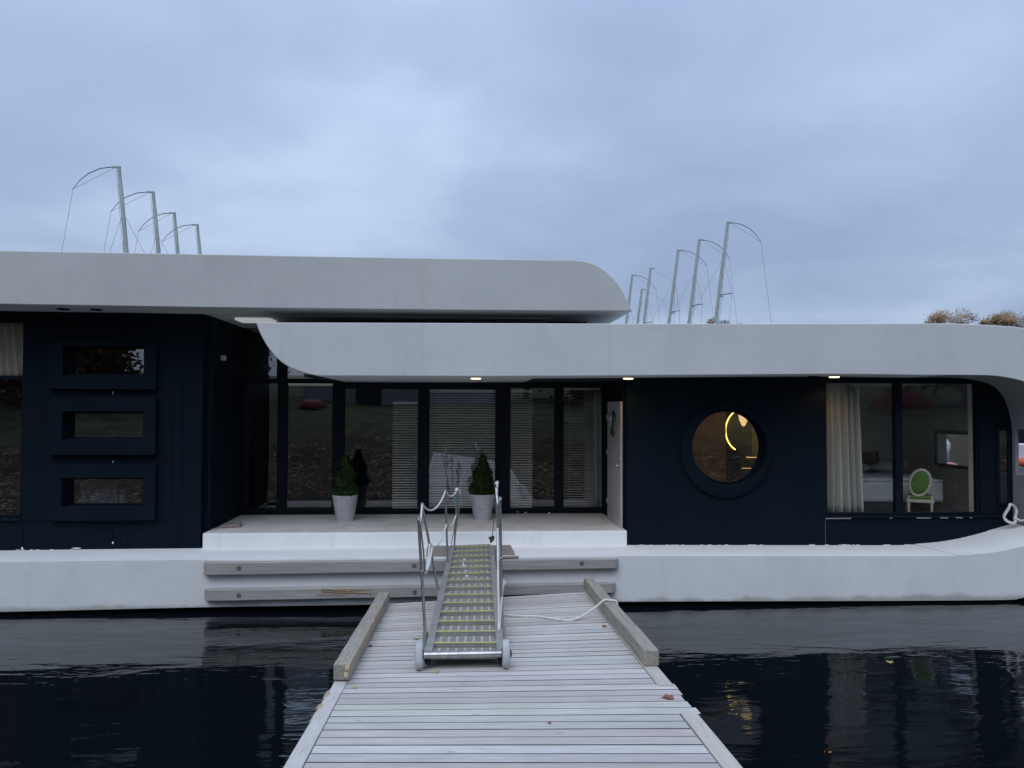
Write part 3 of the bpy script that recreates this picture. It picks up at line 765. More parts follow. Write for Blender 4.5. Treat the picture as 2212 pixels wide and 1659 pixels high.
# ------------------------------------------------------------------ interior things
def curtain(u0,u1,v0,v1,Y,m,label,group,waves,amp=.06):
    x0,x1,z0,z1 = rect(u0,v0,u1,v1,Y)
    mb = MB(); nx, nz_ = waves*10, 10; g = []
    for j in range(nz_+1):
        row = []; fz = j/nz_
        for i in range(nx+1):
            fx = i/nx; ph_ = fx*waves*2*math.pi + .8*math.sin(fx*9)
            spread = 1+.10*(1-fz)
            row.append(mb.bm.verts.new((x0+(x1-x0)*fx*spread, Y+amp*math.sin(ph_)*(.6+.4*(1-fz)), z0+(z1-z0)*fz)))
        g.append(row)
    for A, B in zip(g, g[1:]):
        for i in range(nx): mb._f([A[i],A[i+1],B[i+1],B[i]])
    o = mb.build('curtain', m, smooth=80); sm = o.modifiers.new('thick','SOLIDIFY'); sm.thickness = .006
    return tag(o, label, 'curtain', group)
curtain(1786,1858,834,1118,YW+.27,M_curtain,'pale floor length curtain hanging at the left of the bedroom window',None,5,.085)
curtain(-120,49,684,815,YW+.20,M_curtain2,'short beige curtain behind the tall window at the left end',None,10,.04)
# bed
bx0, bx1 = 6.55, P(2040,1060,2.35).x
zf = ZT-.04
BED = empty('bed', (7.8,3.2,zf), 'double bed with white bedding behind the bedroom window', 'bed')
mb = MB(); mb.box(bx0+.05,bx1-.05,2.4,4.4,zf+.12,zf+.34); mb.build('bed_base', M_darkfab, BED, bevel=.02)
mb = MB(); zt0 = P(1990,1040,2.35).z
mb.box(bx0,bx1,2.35,4.45,zf+.34,zt0); mb.build('mattress', M_linen, BED, bevel=.06)
for x_ in (bx0+.15,bx1-.15):
    for y_ in (2.5,4.3):
        mb = MB(); mb.tube([(x_,y_,zf),(x_,y_,zf+.12)], .03, 8); mb.build('leg', M_dark, BED)
mb = MB(); mb.box(bx0-.1,bx1-.1,4.47,4.58,zf+.1,P(1890,975,4.5).z); mb.build('headboard', M_darkfab, BED, bevel=.03)
mb = MB(); nx, ny = 22, 16; g = []
for j in range(ny+1):
    g.append([mb.bm.verts.new((bx0+.02+(bx1-bx0-.04)*i/nx, 2.37+(1.5)*j/ny, zt0+.015+.05*noise.noise(Vector((i*.35,j*.4,2)))+.03)) for i in range(nx+1)])
for A, B in zip(g, g[1:]):
    for i in range(nx): mb._f([A[i],A[i+1],B[i+1],B[i]])
o = mb.build('duvet', M_linen, BED, smooth=80); o.modifiers.new('t','SOLIDIFY').thickness = .06
for cx_ in (P(1925,1010,3.9).x-.75, P(1925,1010,3.9).x):
    mb = MB(); bmesh.ops.create_icosphere(mb.bm, subdivisions=3, radius=1)
    for v_ in mb.bm.verts: v_.co = Vector((cx_,4.05,zt0+.14))+Vector((v_.co.x*.36,v_.co.y*.22,v_.co.z*.13*(1-.3*abs(v_.co.x))))
    mb.build('pillow', M_linen, BED, smooth=80)
# chair (oval back)
def chair(x, y, label, rz, vis_grp=None):
    CH = empty('oval_back_chair', (0,0,0), label, 'chair')
    sh = .46; 
    for sx_ in (-1,1):
        mb = MB(); mb.tube([(sx_*.19,-.22,0),(sx_*.19,-.20,.30),(sx_*.195,-.20,.52)], [.016,.024,.022], 8); mb.build('leg', M_offwhite, CH, smooth=50)
        mb = MB(); mb.tube([(sx_*.21,.21,0),(sx_*.21,.22,sh-.04)], [.014,.024], 8); mb.build('leg', M_offwhite, CH, smooth=50)
    mb = MB(); mb.box(-.235,.235,-.22,.25,sh-.07,sh-.01); mb.build('seat_frame', M_offwhite, CH, bevel=.015)
    mb = MB(); mb.box(-.215,.215,-.20,.23,sh-.01,sh+.06); mb.build('seat', M_green, CH, bevel=.03)
    pth = [(.172*math.cos(a)+.03*math.sin(a), -.20-.04*math.sin(a), .76+.245*math.sin(a)) for a in [2*math.pi*i/40 for i in range(40)]]
    mb = MB(); mb.tube(pth, .030, 8, closed=True); mb.build('back_frame', M_offwhite, CH, smooth=60)
    mb = MB(); bmesh.ops.create_icosphere(mb.bm, subdivisions=3, radius=1)
    for v_ in mb.bm.verts: v_.co = Vector((v_.co.x*.156+.03*v_.co.z, -.20-.04*v_.co.z+v_.co.y*.035, .76+v_.co.z*.225))
    mb.build('backrest', M_green, CH, smooth=80)
    CH.location = (x,y,zf); CH.rotation_euler = (0,0,rz); return CH
chair(P(1990,1060,2.0).x, 2.05, 'ivory chair with green oval back standing before the bed', R(-30))

# armchair behind the lowest slot window
w3 = wins[2][1]; ax = w3[0]+.05; az = w3[3]
AC = empty('armchair', (ax+.4,1.9,zf), 'pale armchair back and side seen in the lowest of the three slot windows', 'armchair')
mb = MB(); mb.box(ax,ax+.62,1.62,1.80,zf+.3,az-.09); mb.build('backrest', M_linen, AC, bevel=.05)
mb = MB(); mb.box(ax+.64,ax+.76,1.60,2.3,zf+.3,az-.20); mb.build('armrest', M_linen, AC, bevel=.04)
mb = MB(); mb.box(ax,ax+.62,1.81,2.35,zf+.25,zf+.45); mb.build('seat', M_linen, AC, bevel=.04)
for x_ in (ax+.05,ax+.6):
    for y_ in (1.7,2.25):
        mb = MB(); mb.tube([(x_,y_,zf),(x_,y_,zf+.3)], .02, 8); mb.build('leg', M_dark, AC)
# blinds
def blind(u0,u1,v0,v1,Y,label,pitch=.05,ang=25):
    x0,x1,z0,z1 = rect(u0,v0,u1,v1,Y); B = empty('window_blind', ((x0+x1)/2,Y,z1), label, 'blind', 'venetian blinds behind the recessed glazing')
    mb = MB(); nsl = int((z1-z0)/pitch); w_ = .019
    for k_ in range(nsl):
        z = z1-.05-k_*pitch; dy = w_*math.cos(R(ang)); dz = w_*math.sin(R(ang))+.001
        sag = random.uniform(-.003,.003)
        mb.hexa([(x0,Y-dy,z-dz+sag),(x1,Y-dy,z-dz-sag),(x1,Y+dy,z+dz-sag),(x0,Y+dy,z+dz+sag),(x0,Y-dy,z-dz+sag+.002),(x1,Y-dy,z-dz-sag+.002),(x1,Y+dy,z+dz+.002-sag),(x0,Y+dy,z+dz+.002+sag)])
    mb.build('slats', M_slat, B)
    mb = MB(); mb.box(x0,x1,Y-.02,Y+.02,z1-.035,z1); mb.build('head_rail', M_slat, B)
    mb = MB()
    for f_ in (.15,.85): mb.tube([(x0+(x1-x0)*f_,Y,z0),(x0+(x1-x0)*f_,Y,z1)], .002, 4)
    mb.build('cords', M_slat, B)
blind(848,903,868,1098,YG+.14,'narrow venetian blind at the right edge of the wide pane behind the left planter')
blind(927,1070,842,1100,YG+.13,'wide venetian blind directly behind the right planter',ang=32)
blind(1103,1150,842,1099,YG+.13,'venetian blind strip covering half a pane beside the central post',ang=32)
blind(1216,1306,838,1100,YG+.20,'venetian blind in the last pane beside the white door',ang=12)

curtain(1282,1300,846,1098,YG+.12,M_curtain,'narrow pale curtain strip in the last pane beside the white door',None,2,.02)
# porthole room
mb = MB(); yp = 3.4
x_l = P(1380,950,yp).x; x_r = P(1568,950,yp).x
mb.box(xa+.14, x_r, yp, yp+.08, zf, ZS2-.04); mb.build('veneer_panel', M_woodpanel, HB)
mb = MB(); mb.box(x_r, xb-.13, 4.6, 4.7, zf, ZS2-.04); mb.build('veneer_panel', M_joist, HB)
# round mirror with led ring
MIR = empty('round_mirror', tuple(P(1600,932,3.9)), 'round mirror ringed by a yellow light strip seen through the porthole', 'mirror')
c3 = P(1604,930,3.9); rr = .40
mb = MB(); mb.tube([(c3.x+rr*math.cos(a)*.95, 3.86, c3.z+rr*1.12*math.sin(a)) for a in [R(112)+R(131)*i/24 for i in range(25)]], .014, 8); mb.build('light_strip', M_neon, MIR)
mb = MB(); mb.lathe([(rr*.93,0),(rr*.93,.02),(.0001,.02)], (c3.x,3.88,c3.z), 'Y', 48); mb.build('mirror_glass', M_stain, MIR)
LM = empty('wall_lamp', tuple(P(1603,905,3.3)), 'small glowing cone lamp seen at the top of the porthole', 'lamp')
p = P(1606,907,3.2)
mb = MB(); mb.lathe([(.10,.10),(.085,0),(.03,-.12),(.0001,-.13)], (p.x,3.2,p.z), 'Z', 24); mb.build('lamp_shade', M_shade, LM, smooth=40)
mb = MB(); mb.tube([(p.x,3.2,p.z+.1),(p.x,3.2,ZS2-.03)], .006, 6); mb.build('lamp_cord', M_dark, LM)
l = bpy.data.lights.new('porthole_fill', 'POINT'); l.energy = 5.5; l.color = (1,.62,.28); l.shadow_soft_size = .05
lo = bpy.data.objects.new('porthole_fill', l); COL.objects.link(lo); lo.location = (p.x-.3,1.72,ZS2-.20)  # unseen fill added near the ceiling, away from the lamp shade
SH = empty('lit_shelf', tuple(P(1625,990,3.6)), 'dark shelf with two amber light edges low in the porthole', 'shelf')
a, b = P(1612,987,3.5), P(1650,986,3.5)
mb = MB(); mb.box(a.x,b.x,3.5,3.8,a.z-.03,a.z-.005); mb.box(a.x-.1,b.x,3.5,3.8,a.z-.25,a.z-.225); mb.build('shelf_board', M_joist, SH)
mb = MB(); mb.box(a.x,b.x,3.488,3.5,a.z-.014,a.z-.002); mb.build('light_edge', M_amber, SH)
mb = MB(); mb.box(a.x-.1,b.x-.2,3.49,3.5,a.z-.235,a.z-.228); mb.build('light_edge', M_amber, SH)

# ------------------------------------------------------------------ planters
def bush(mb, c, h, r, nleaf, tints, g0=1.0):
    lump = [(random.uniform(0,6.28), random.random(), random.uniform(.10,.22)) for _ in range(14)]
    for k_ in range(nleaf):
        f_ = random.random()**1.25; a = random.uniform(0,2*math.pi)
        prof = r*(1-f_**1.5)**.85*(.88+.14*math.sin(f_*14+a*2)) if f_ > .12 else r*(.82+f_*1.1)
        for la, lz, ls in lump:
            prof *= 1+ls*math.exp(-((f_-lz)/.09)**2)*max(0, math.cos(a-la))**4
        rad = prof*(random.random()**.35)*random.uniform(.85,1.1)+.008
        p = Vector((c[0]+rad*math.cos(a), c[1]+rad*math.sin(a), c[2]+f_*h))
        s_ = random.uniform(.018,.036); az = a+random.uniform(-.9,.9)
        out = Vector((math.cos(az),math.sin(az),0)); upv = (Vector((0,0,1))+out*random.uniform(.1,.9)).normalized()
        sd = upv.cross(out).normalized()
        q = [p-sd*s_*.15, p+sd*s_*.5+upv*s_*.8, p+upv*s_*2.0, p-sd*s_*.5+upv*s_*.9]
        mb.quad(*q); g_ = g0*random.uniform(.5,1.4); br = 1.9 if random.random() < .04 else 1.0; tints.append((g_*random.uniform(.85,1.2)*br,g_,g_*.9))
def planter(loc, label, seed):
    random.seed(seed)
    PL = empty('planter', (0,0,0), label, 'planter', 'potted conifers on the terrace')
    mb = MB(); k_ = 64; H = .475; rings = []
    for j in range(61):
        z = H*j/60; r_ = .152+.078*(z/H)**.9; ring = []
        for i in range(k_):
            a = 2*math.pi*i/k_; wv = .010*math.sin(2*math.pi*(z/.030) + 1.3*math.sin(4*a+z*9) + .5*math.sin(9*a)) if .03 < z < H-.015 else 0
            if z > H-.012: wv = .004
            ring.append(mb.bm.verts.new(((r_+wv)*math.cos(a),(r_+wv)*math.sin(a),z)))
        rings.append(ring)
    for A, B in zip(rings, rings[1:]):
        for i in range(k_): mb._f([A[i],A[(i+1)%k_],B[(i+1)%k_],B[i]])
    inner = [mb.bm.verts.new((.214*math.cos(2*math.pi*i/k_),.214*math.sin(2*math.pi*i/k_),H)) for i in range(k_)]
    low = [mb.bm.verts.new((.205*math.cos(2*math.pi*i/k_),.205*math.sin(2*math.pi*i/k_),H-.06)) for i in range(k_)]
    for A, B in ((rings[-1],inner),(inner,low)):
        for i in range(k_): mb._f([A[i],A[(i+1)%k_],B[(i+1)%k_],B[i]])
    mb._f(rings[0][::-1]); mb.build('pot', M_pot, PL, smooth=60)
    mb = MB(); mb.lathe([(.205,H-.05),(.0001,H-.035)], (0,0,0), 'Z', 24); mb.build('soil', M_soil, PL)
    CO = MB(); tn = []; bush(CO, (.005,0,H-.04), .74, .235, 6500, tn, 0.58 if seed == 11 else .48)
    co = CO.build('conifer', M_thuja, PL, tint=tn)
    mb = MB(); mb.tube([(0,0,H-.05),(.01,0,H+.35),(.0,.01,H+.6)], [.016,.01,.004], 8); mb.build('stem', M_bark, co)
    PL.location = loc; return PL
p1 = PZ(745,1127,ZT); p2 = PZ(1042,1123,ZT)
planter((P(745,1127,2.45).x,2.45,ZT), 'left planter, a wavy pale pot with a bushy green conifer', 11)
planter((P(1042,1123,2.5).x,2.5,ZT), 'right planter, wavy pale pot and dark conifer behind the gangway rail', 23)
random.seed(5)
# brick on the terrace corner
pb = P(500,1129,1.75)
mb = MB(); c_, s_ = math.cos(.15), math.sin(.15)
def rot(x,y): return (pb.x+x*c_-y*s_, 1.75+x*s_+y*c_)
L8 = []
for z in (ZT, ZT+.055):
    for x,y in ((-.17,-.11),(.15,-.11),(.17,.11),(-.14,.11)): L8.append((*rot(x,y), z))
mb.hexa(L8); tag(mb.build('paving_brick', M_brick, bevel=.012), 'flat worn brick lying on the left corner of the terrace', 'brick')
# rope coil by the right end
pc_ = P(2188,1112,.95); zc = P(2188,1122,.95).z
zc = P(2188,1116,.95).z
mb = MB()
cpts = []
for i in range(60):
    a = 2*math.pi*i/30; r_ = .17-.01*(i/60)
    cpts.append((pc_.x-.03+.10*math.cos(a)+.02*math.sin(3*a), .95+.03*math.sin(a*2+i*.02), zc+.05+r_*math.sin(a)))
mb.tube(cpts, .022, 8)
mb.tube([(pc_.x,.93,zc-.02),(pc_.x+.12,.9,zc-.07),(pc_.x+.25,.92,zc-.03),(pc_.x+.42,.95,zc+.05)], .020, 8)
tag(mb.build('rope_coil', M_rope, smooth=60), 'coil of thick pale rope at the curved right end of the hull', 'rope')

# planks on the side deck under the gangway head
lp = [P(920,1200,.42), P(1108,1196,.42), P(1103,1176,.95), P(922,1179,.95)]
zl = .803
def onz(u,v,z): return PZ(u,v,z)
A0,A1,A2,A3 = onz(921,1199,zl+.03), onz(1112,1195,zl+.03), onz(1103,1177,zl+.03), onz(923,1179,zl+.03)
mb = MB(); mb.hexa([(A0.x,A0.y,zl-.01),(A1.x,A1.y,zl-.01),(A2.x,A2.y,zl-.01),(A3.x,A3.y,zl-.01),(A0.x,A0.y,zl+.03),(A1.x,A1.y,zl+.03),(A2.x,A2.y,zl+.03),(A3.x,A3.y,zl+.03)])
tag(mb.build('landing_plank', M_lap, bevel=.006), 'short rough plank on the side deck beneath the gangway head', 'plank')
B0,B1 = onz(1062,1205,zl), onz(1120,1203,zl); B2 = onz(1115,1198,zl)
mb = MB(); mb.hexa([(B0.x,B0.y,zl-.02),(B1.x,B1.y,zl-.02),(B1.x+.02,B1.y+.10,zl-.02),(B0.x,B0.y+.10,zl-.02),(B0.x,B0.y,zl+.0),(B1.x,B1.y,zl+.0),(B1.x+.02,B1.y+.10,zl+.0),(B0.x,B0.y+.10,zl+.0)])
tag(mb.build('shim_board', M_lap, bevel=.004), 'thin cracked shim board sticking out right under the landing plank', 'board')

# ------------------------------------------------------------------ pier
YFAR = -1.1
cFL = P(818,1306,YFAR); XL = cFL.x
cFR = P(1283,1278,YFAR); XR = cFR.x
nL = PX(613,1659,XL); nR = PX(1603,1659,XR)
def edgeL(y): f_ = (y-nL.y)/(YFAR-nL.y); return nL.z+(cFL.z-nL.z)*f_
def edgeR(y): f_ = (y-nR.y)/(YFAR-nR.y); return nR.z+(cFR.z-nR.z)*f_
def dz(x,y): f_ = (x-XL)/(XR-XL); return edgeL(y)+(edgeR(y)-edgeL(y))*f_
def deck_hit(u,v):
    z = .7
    for _ in range(40):
        p = PZ(u,v,z); z = .5*z+.5*dz(p.x,p.y)
    return PZ(u,v,z)
PI_ = empty('pier', ((XL+XR)/2,-6,.5), 'weathered grey wooden pier running from the foreground to the houseboat', 'pier')
iL = deck_hit(662,1656).x; iL2 = deck_hit(834,1305).x; iR = deck_hit(1555,1659).x; iR2 = deck_hit(1258,1272).x
XLi = (iL+iL2)/2; XRi = (iR+iR2)/2
mb = MB(); tints = []; y = YFAR; yend = -13.6; th = .04; boards = []
y_notch0 = deck_hit(1440,1482).y; y_notch1 = deck_hit(1470,1543).y
i_ = 0
skew = 0.0
while y > yend:
    wd = .138+random.uniform(-.004,.004)
    gp = random.choice([.008,.010,.012,.014,.016])
    y0, y1 = y-wd, y
    xl_, xr_ = XLi+.003, XRi-.003
    if y_notch1 < (y0+y1)/2 < y_notch0+.05: xr_ = XRi+.155+random.uniform(-.03,.03)
    if i_ < 2: xl_ = XLi-.06+random.uniform(0,.03); xr_ = XRi+.05
    dzr = random.uniform(-.0010,.0010)
    g_ = random.uniform(.82,1.10); col = (g_*random.uniform(.97,1.04), g_*random.uniform(.95,1.0), g_*random.uniform(.95,1.03)); gap_shade = (.10,.07,.075)  # board sides and undersides tinted dark to put shade in the gaps
    n_seg = 6; st_ = []
    for t_ in range(n_seg+1):
        x_ = xl_+(xr_-xl_)*t_/n_seg; z_ = dz(x_,y1)+dzr; zn_ = dz(x_,y0)+dzr
        wob = noise.noise(Vector((x_*1.1,y*3,3)))*.002
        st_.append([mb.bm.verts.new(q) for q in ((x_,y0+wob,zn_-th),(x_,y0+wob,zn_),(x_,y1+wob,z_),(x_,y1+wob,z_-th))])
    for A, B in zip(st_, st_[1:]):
        for k_, tt_ in ((0,gap_shade),(1,col),(2,gap_shade),(3,gap_shade)):
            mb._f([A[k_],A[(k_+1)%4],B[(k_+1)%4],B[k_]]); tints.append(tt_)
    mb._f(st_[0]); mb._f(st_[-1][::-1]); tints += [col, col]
    y = y0-gp; i_ += 1
bm_faces = len(tints)
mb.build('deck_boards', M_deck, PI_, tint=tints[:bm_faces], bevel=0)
for x_ in (XLi+.25, (XLi+XRi)/2, XRi-.25):
    mb = MB()
    seg = [YFAR-.03-i*1.0 for i in range(13)]
    for a, b in zip(seg, seg[1:]):
        mb.hexa([(x_-.05,b,dz(x_,b)-.25),(x_+.05,b,dz(x_,b)-.25),(x_+.05,a,dz(x_,a)-.25),(x_-.05,a,dz(x_,a)-.25),(x_-.05,b,dz(x_,b)-.048),(x_+.05,b,dz(x_,b)-.048),(x_+.05,a,dz(x_,a)-.048),(x_-.05,a,dz(x_,a)-.048)])
    mb.build('joist', M_joist, PI_)
mb = MB()   # dark packing under the boards
seg = [YFAR-.05-i*.8 for i in range(16)]
for a, b in zip(seg, seg[1:]):
    q = []
    for dzz in (-.26, -.16):
        for (x_,y_) in ((XLi-.01,b),(XRi+.01,b),(XRi+.01,a),(XLi-.01,a)): q.append((x_,y_,dz(x_,y_)+dzz))
    mb.hexa(q)
mb.build('float_body', M_joist, PI_)
def edge_board(x0,x1,ya,yb,h0,h1,name,m,tintc=(1,1,1),jag=0, parent=PI_, bev=.006):
    mb = MB(); n_ = max(2, int(abs(yb-ya)/.5)); g = []
    for i in range(n_+1):
        y_ = ya+(yb-ya)*i/n_
        j_ = noise.noise(Vector((x0*3,y_*1.7,2)))*jag
        g.append([mb.bm.verts.new(q) for q in ((x0+j_,y_,dz(x0,y_)+h0),(x1+j_*.5,y_,dz(x1,y_)+h0),(x1+j_*.5,y_,dz(x1,y_)+h1),(x0+j_,y_,dz(x0,y_)+h1))])
    for A, B in zip(g, g[1:]):
        for k_ in range(4): mb._f([A[k_],A[(k_+1)%4],B[(k_+1)%4],B[k_]])
    mb._f(g[0]); mb._f(g[-1][::-1])
    nf = len(mb.bm.faces)
    return mb.build(name, m, parent, bevel=bev, tint=[tintc]*nf)
yl_end = deck_hit(735,1474).y
edge_board(XL,XLi-.004,YFAR+.02,yend,-.10,.006,'edge_board',M_edge,(1.05,1.06,1.09),.012)
edge_board(XRi+.004,XR,YFAR+.02,y_notch0,-.06,.014,'edge_board',M_edge,(.92,.90,.88),.008)
edge_board(XRi+.004,XR,y_notch1,yend,-.10,.012,'edge_board',M_edge,(1.0,.98,.95),.012)
edge_board(XLi-.002,XLi+.03,yl_end-.1,yend,.0,.012,'trim_strip',M_split,(1,1,1),.004) if False else None
# side bearers
edge_board(XL+.03,XL+.12,YFAR,yend,-.34,-.105,'side_bearer',M_joist); edge_board(XR-.12,XR-.03,YFAR,yend,-.34,-.105,'side_bearer',M_joist)
# square timbers along both edges
def timber(x0, x1, ya, yb, h):
    mb = MB(); n_ = 14; g = []
    for i in range(n_+1):
        y_ = ya+(yb-ya)*i/n_; j1 = noise.noise(Vector((x0,y_*2.2,7)))*.010; j2 = noise.noise(Vector((x0,y_*2.2,17)))*.008
        b0 = max(dz(x0,y_),dz(x1,y_))+.016
        g.append([mb.bm.verts.new(q) for q in ((x0+j1,y_,b0),(x1+j2,y_,b0),(x1+j2,y_,b0+h+j1),(x0+j1,y_,b0+h+j2))])
    for A, B in zip(g, g[1:]):
        for k_ in range(4): mb._f([A[k_],A[(k_+1)%4],B[(k_+1)%4],B[k_]])
    mb._f(g[0]); mb._f(g[-1][::-1])
    return mb.build('side_timber', M_timber, PI_, bevel=.012)
tl = timber(XL-.005, XL+.145, YFAR+.05, yl_end, .145)
yr_end = deck_hit(1400,1443).y
tr_ = timber(XRi+.01, XRi+.155, YFAR+.12, yr_end, .155)
# raw splintered patches on the left timber and edge board
mb = MB()
for k_ in range(46):
    f_ = random.random(); y_ = YFAR+(yl_end-YFAR)*(.25+.75*f_); x_ = XL+.144
    h_ = dz(x_,y_)+.16-random.uniform(0,.05); l_ = random.uniform(.05,.22)
    mb.hexa([(x_-.03,y_-l_,h_-.012),(x_+.004,y_-l_,h_-.02),(x_+.005,y_+l_,h_-.015),(x_-.02,y_+l_,h_-.01),(x_-.035,y_-l_*.7,h_+.006),(x_+.0,y_-l_*.8,h_+.002),(x_+.002,y_+l_*.7,h_+.002),(x_-.02,y_+l_*.8,h_+.005)])
mb.build('splintered_wood', M_split, tl)
mb = MB()
for k_ in range(26):
    y_ = deck_hit(700,1520).y+random.uniform(-.35,.35); x_ = XL+random.uniform(-.004,.012); l_ = random.uniform(.02,.07); h_ = dz(XL,y_)+random.uniform(-.05,.006)
    mb.hexa([(x_-.015,y_-l_,h_-.01),(x_+.02,y_-l_,h_-.01),(x_+.02,y_+l_,h_-.01),(x_-.01,y_+l_,h_-.01),(x_-.02,y_-l_,h_+.004),(x_+.015,y_-l_,h_+.006),(x_+.015,y_+l_,h_+.006),(x_-.01,y_+l_,h_+.002)])
mb.build('splintered_wood', M_split, PI_)
# piles under the pier
for x_ in (XL+.35, XR-.35):
    for y_ in (-3.0,-6.3):
        mb = MB(); mb.tube([(x_,y_,-1.5),(x_,y_,dz(x_,y_)-.2)], .09, 12); mb.build('pile', M_joist, PI_)

# ------------------------------------------------------------------ gangway
wl_ = deck_hit(905,1449); wr_ = deck_hit(1092,1439)
yb_ = (wl_.y+wr_.y)/2
RW = 29.5/F*(yb_+12)          # wheel radius
G0L, G1L = P(926,1402,yb_+.16), P(977,1181,.45)
G0R, G1R = P(1081,1401,yb_+.16), P(1062,1178,.45)
GW = empty('gangway', ((G0L+G0R)/2), 'aluminium gangway with yellow edged treads, two wheels and rope handrails', 'gangway')
def G(s, a, h=0.0):
    L = G0L.lerp(G1L, s); Rr = G0R.lerp(G1R, s)
    return L.lerp(Rr, (a+1)/2)+Vector((0,0,h))
for sd in (-1,1):
    mb = MB(); n_ = 2; g = []
    for s in (-.015, 1.0):
        A = G(s,sd); ww = .038; dh = .11 if s < .5 else .055
        g.append([mb.bm.verts.new(q) for q in (A+Vector((-ww,0,-dh)), A+Vector((ww,0,-dh)), A+Vector((ww,0,0)), A+Vector((-ww,0,0)))])
    for k_ in range(4): mb._f([g[0][k_],g[0][(k_+1)%4],g[1][(k_+1)%4],g[1][k_]])
    mb._f(g[0]); mb._f(g[1][::-1]); mb.build('side_rail', M_alu, GW, bevel=.006)
NT_ = 15
yv = [1250,1155,1072,1000,935,878,825,775,732,690,653,618,583,550]
# tread positions from their measured rows
def s_for_row(vrow):
    lo, hi = -.1, 1.05
    for _ in range(40):
        m_ = (lo+hi)/2
        if proj(G(m_,0,-.005))[1] > vrow: lo = m_
        else: hi = m_
    return (lo+hi)/2
srow = [s_for_row(1015+y_*.2977+1.0) for y_ in yv]
# even spacing fitted through the measured rows
s_a, s_b = srow[0], srow[-1]
srow = [s_a-(s_b-s_a)/13] + [s_a+(s_b-s_a)*i/13 for i in range(14)]
for i, s in enumerate(srow):
    s2 = s+(s_b-s_a)/13*.97
    if i == 0: s = max(s, -.02)
    mb = MB(); wl2 = .94
    top_h, low_h = -.005, -.055
    a0,a1 = G(s,-wl2,top_h), G(s,wl2,top_h); b0,b1 = G(s2,-wl2,low_h+.004), G(s2,wl2,low_h+.004)
    dn = Vector((0,0,-.006))
    # tread plate falling away behind the nosing, then the upright face below the nosing
    mb.mi = 0; mb.hexa([a0+dn,a1+dn,b1+dn,b0+dn,a0,a1,b1,b0])
    mb.mi = 1
    f0,f1 = G(s,-wl2,low_h-.01), G(s,wl2,low_h-.01); yv_ = Vector((0,-.006,0))
    mb.hexa([f0+yv_,f1+yv_,f1,f0,a0+yv_+dn,a1+yv_+dn,a1+dn,a0+dn])
    mb.mi = 2
    for k_ in range(7):
        ac = -.94+1.88*(k_+.9)/7.8; hw = .03
        q0,q1 = G(s+.003,ac-hw,top_h+.002), G(s+.003,ac+hw,top_h+.002)
        e0,e1 = G(s2-.003,ac-hw,low_h+.007), G(s2-.003,ac+hw,low_h+.007)
        mb.hexa([q0-Vector((0,0,.001)),q1-Vector((0,0,.001)),e1-Vector((0,0,.001)),e0-Vector((0,0,.001)),q0,q1,e1,e0])
    o = mb.build('tread', [M_slot, M_alu, M_alubar], GW)
    mb = MB(); up_ = Vector((0,0,.004)); bk = Vector((0,.022,-.002))
    if i > 0:
        mb.hexa([a0+yv_*2-up_, a1+yv_*2-up_, a1+bk-up_, a0+bk-up_, a0+yv_*2+up_, a1+yv_*2+up_, a1+bk+up_*.8, a0+bk+up_*.8]); mb.build('nosing', M_yellow, o)
# pale splashes on the upper treads
for su, sv, sr in ((1003,1208,.030),(1003,1222,.045),(1006,1234,.035),(1008,1244,.028),(1000,1215,.02)):
    s_ = s_for_row(sv); c_ = G(s_, (su-proj(G(s_,-1))[0])/(proj(G(s_,1))[0]-proj(G(s_,-1))[0])*2-1, .003)
    mb = MB(); vs = []
    for k_ in range(11):
        a = 2*math.pi*k_/11; r_ = sr*random.uniform(.55,1.2); vs.append((c_.x+r_*.7*math.cos(a), c_.y+r_*1.8*math.sin(a)))
    A_ = [mb.bm.verts.new((x_,y_,c_.z)) for x_,y_ in vs]; B_ = [mb.bm.verts.new((x_,y_,c_.z-.05)) for x_,y_ in vs]
    mb._f(A_); mb._f(B_[::-1])
    for k_ in range(11): mb._f([A_[k_],A_[(k_+1)%11],B_[(k_+1)%11],B_[k_]])
    mb.build('paint_splash', M_white, GW)
# axle and wheels
axz_l, axz_r = dz(wl_.x,yb_)+RW, dz(wr_.x,yb_)+RW
mb = MB(); mb.tube([(wl_.x+.045,yb_,axz_l),(wr_.x-.045,yb_,axz_r)], .036, 20); mb.tube([(wl_.x-.05,yb_,axz_l),(wr_.x+.06,yb_,axz_r)], .013, 8); mb.build('axle', M_stain, GW, smooth=40)
mb = MB()
for sd, wp, zz in ((-1,wl_,axz_l),(1,wr_,axz_r)):
    a = G(.0,sd*1.0,-.05); mb.hexa([a+Vector((-.03,-.16,-.05)),a+Vector((.03,-.16,-.05)),a+Vector((.03,.06,-.05)),a+Vector((-.03,.06,-.05)),a+Vector((-.03,-.14,-.01)),a+Vector((.03,-.14,-.01)),a+Vector((.03,.06,.02)),a+Vector((-.03,.06,.02))])
mb.build('axle_bracket', M_frame, GW, bevel=.006)
for wp, zz, sg in ((wl_,axz_l,-1),(wr_,axz_r,1)):
    mb = MB(); h_ = .036
    mb.lathe([(.05,-h_),(RW-.03,-h_),(RW-.008,-h_+.006),(RW,-h_+.018),(RW,h_-.018),(RW-.008,h_-.006),(RW-.03,h_),(.05,h_)], (wp.x,yb_,zz), 'X', 40)
    o = mb.build('wheel', M_rubber, GW, smooth=40)
    mb = MB(); mb.lathe([(.052,-h_-.004),(.052,h_+.004),(.02,h_+.02 if sg > 0 else h_+.004),(.0001,h_+.02 if sg > 0 else h_+.004)], (wp.x,yb_,zz), 'X', 20); mb.build('hub', M_frame, o, smooth=40)
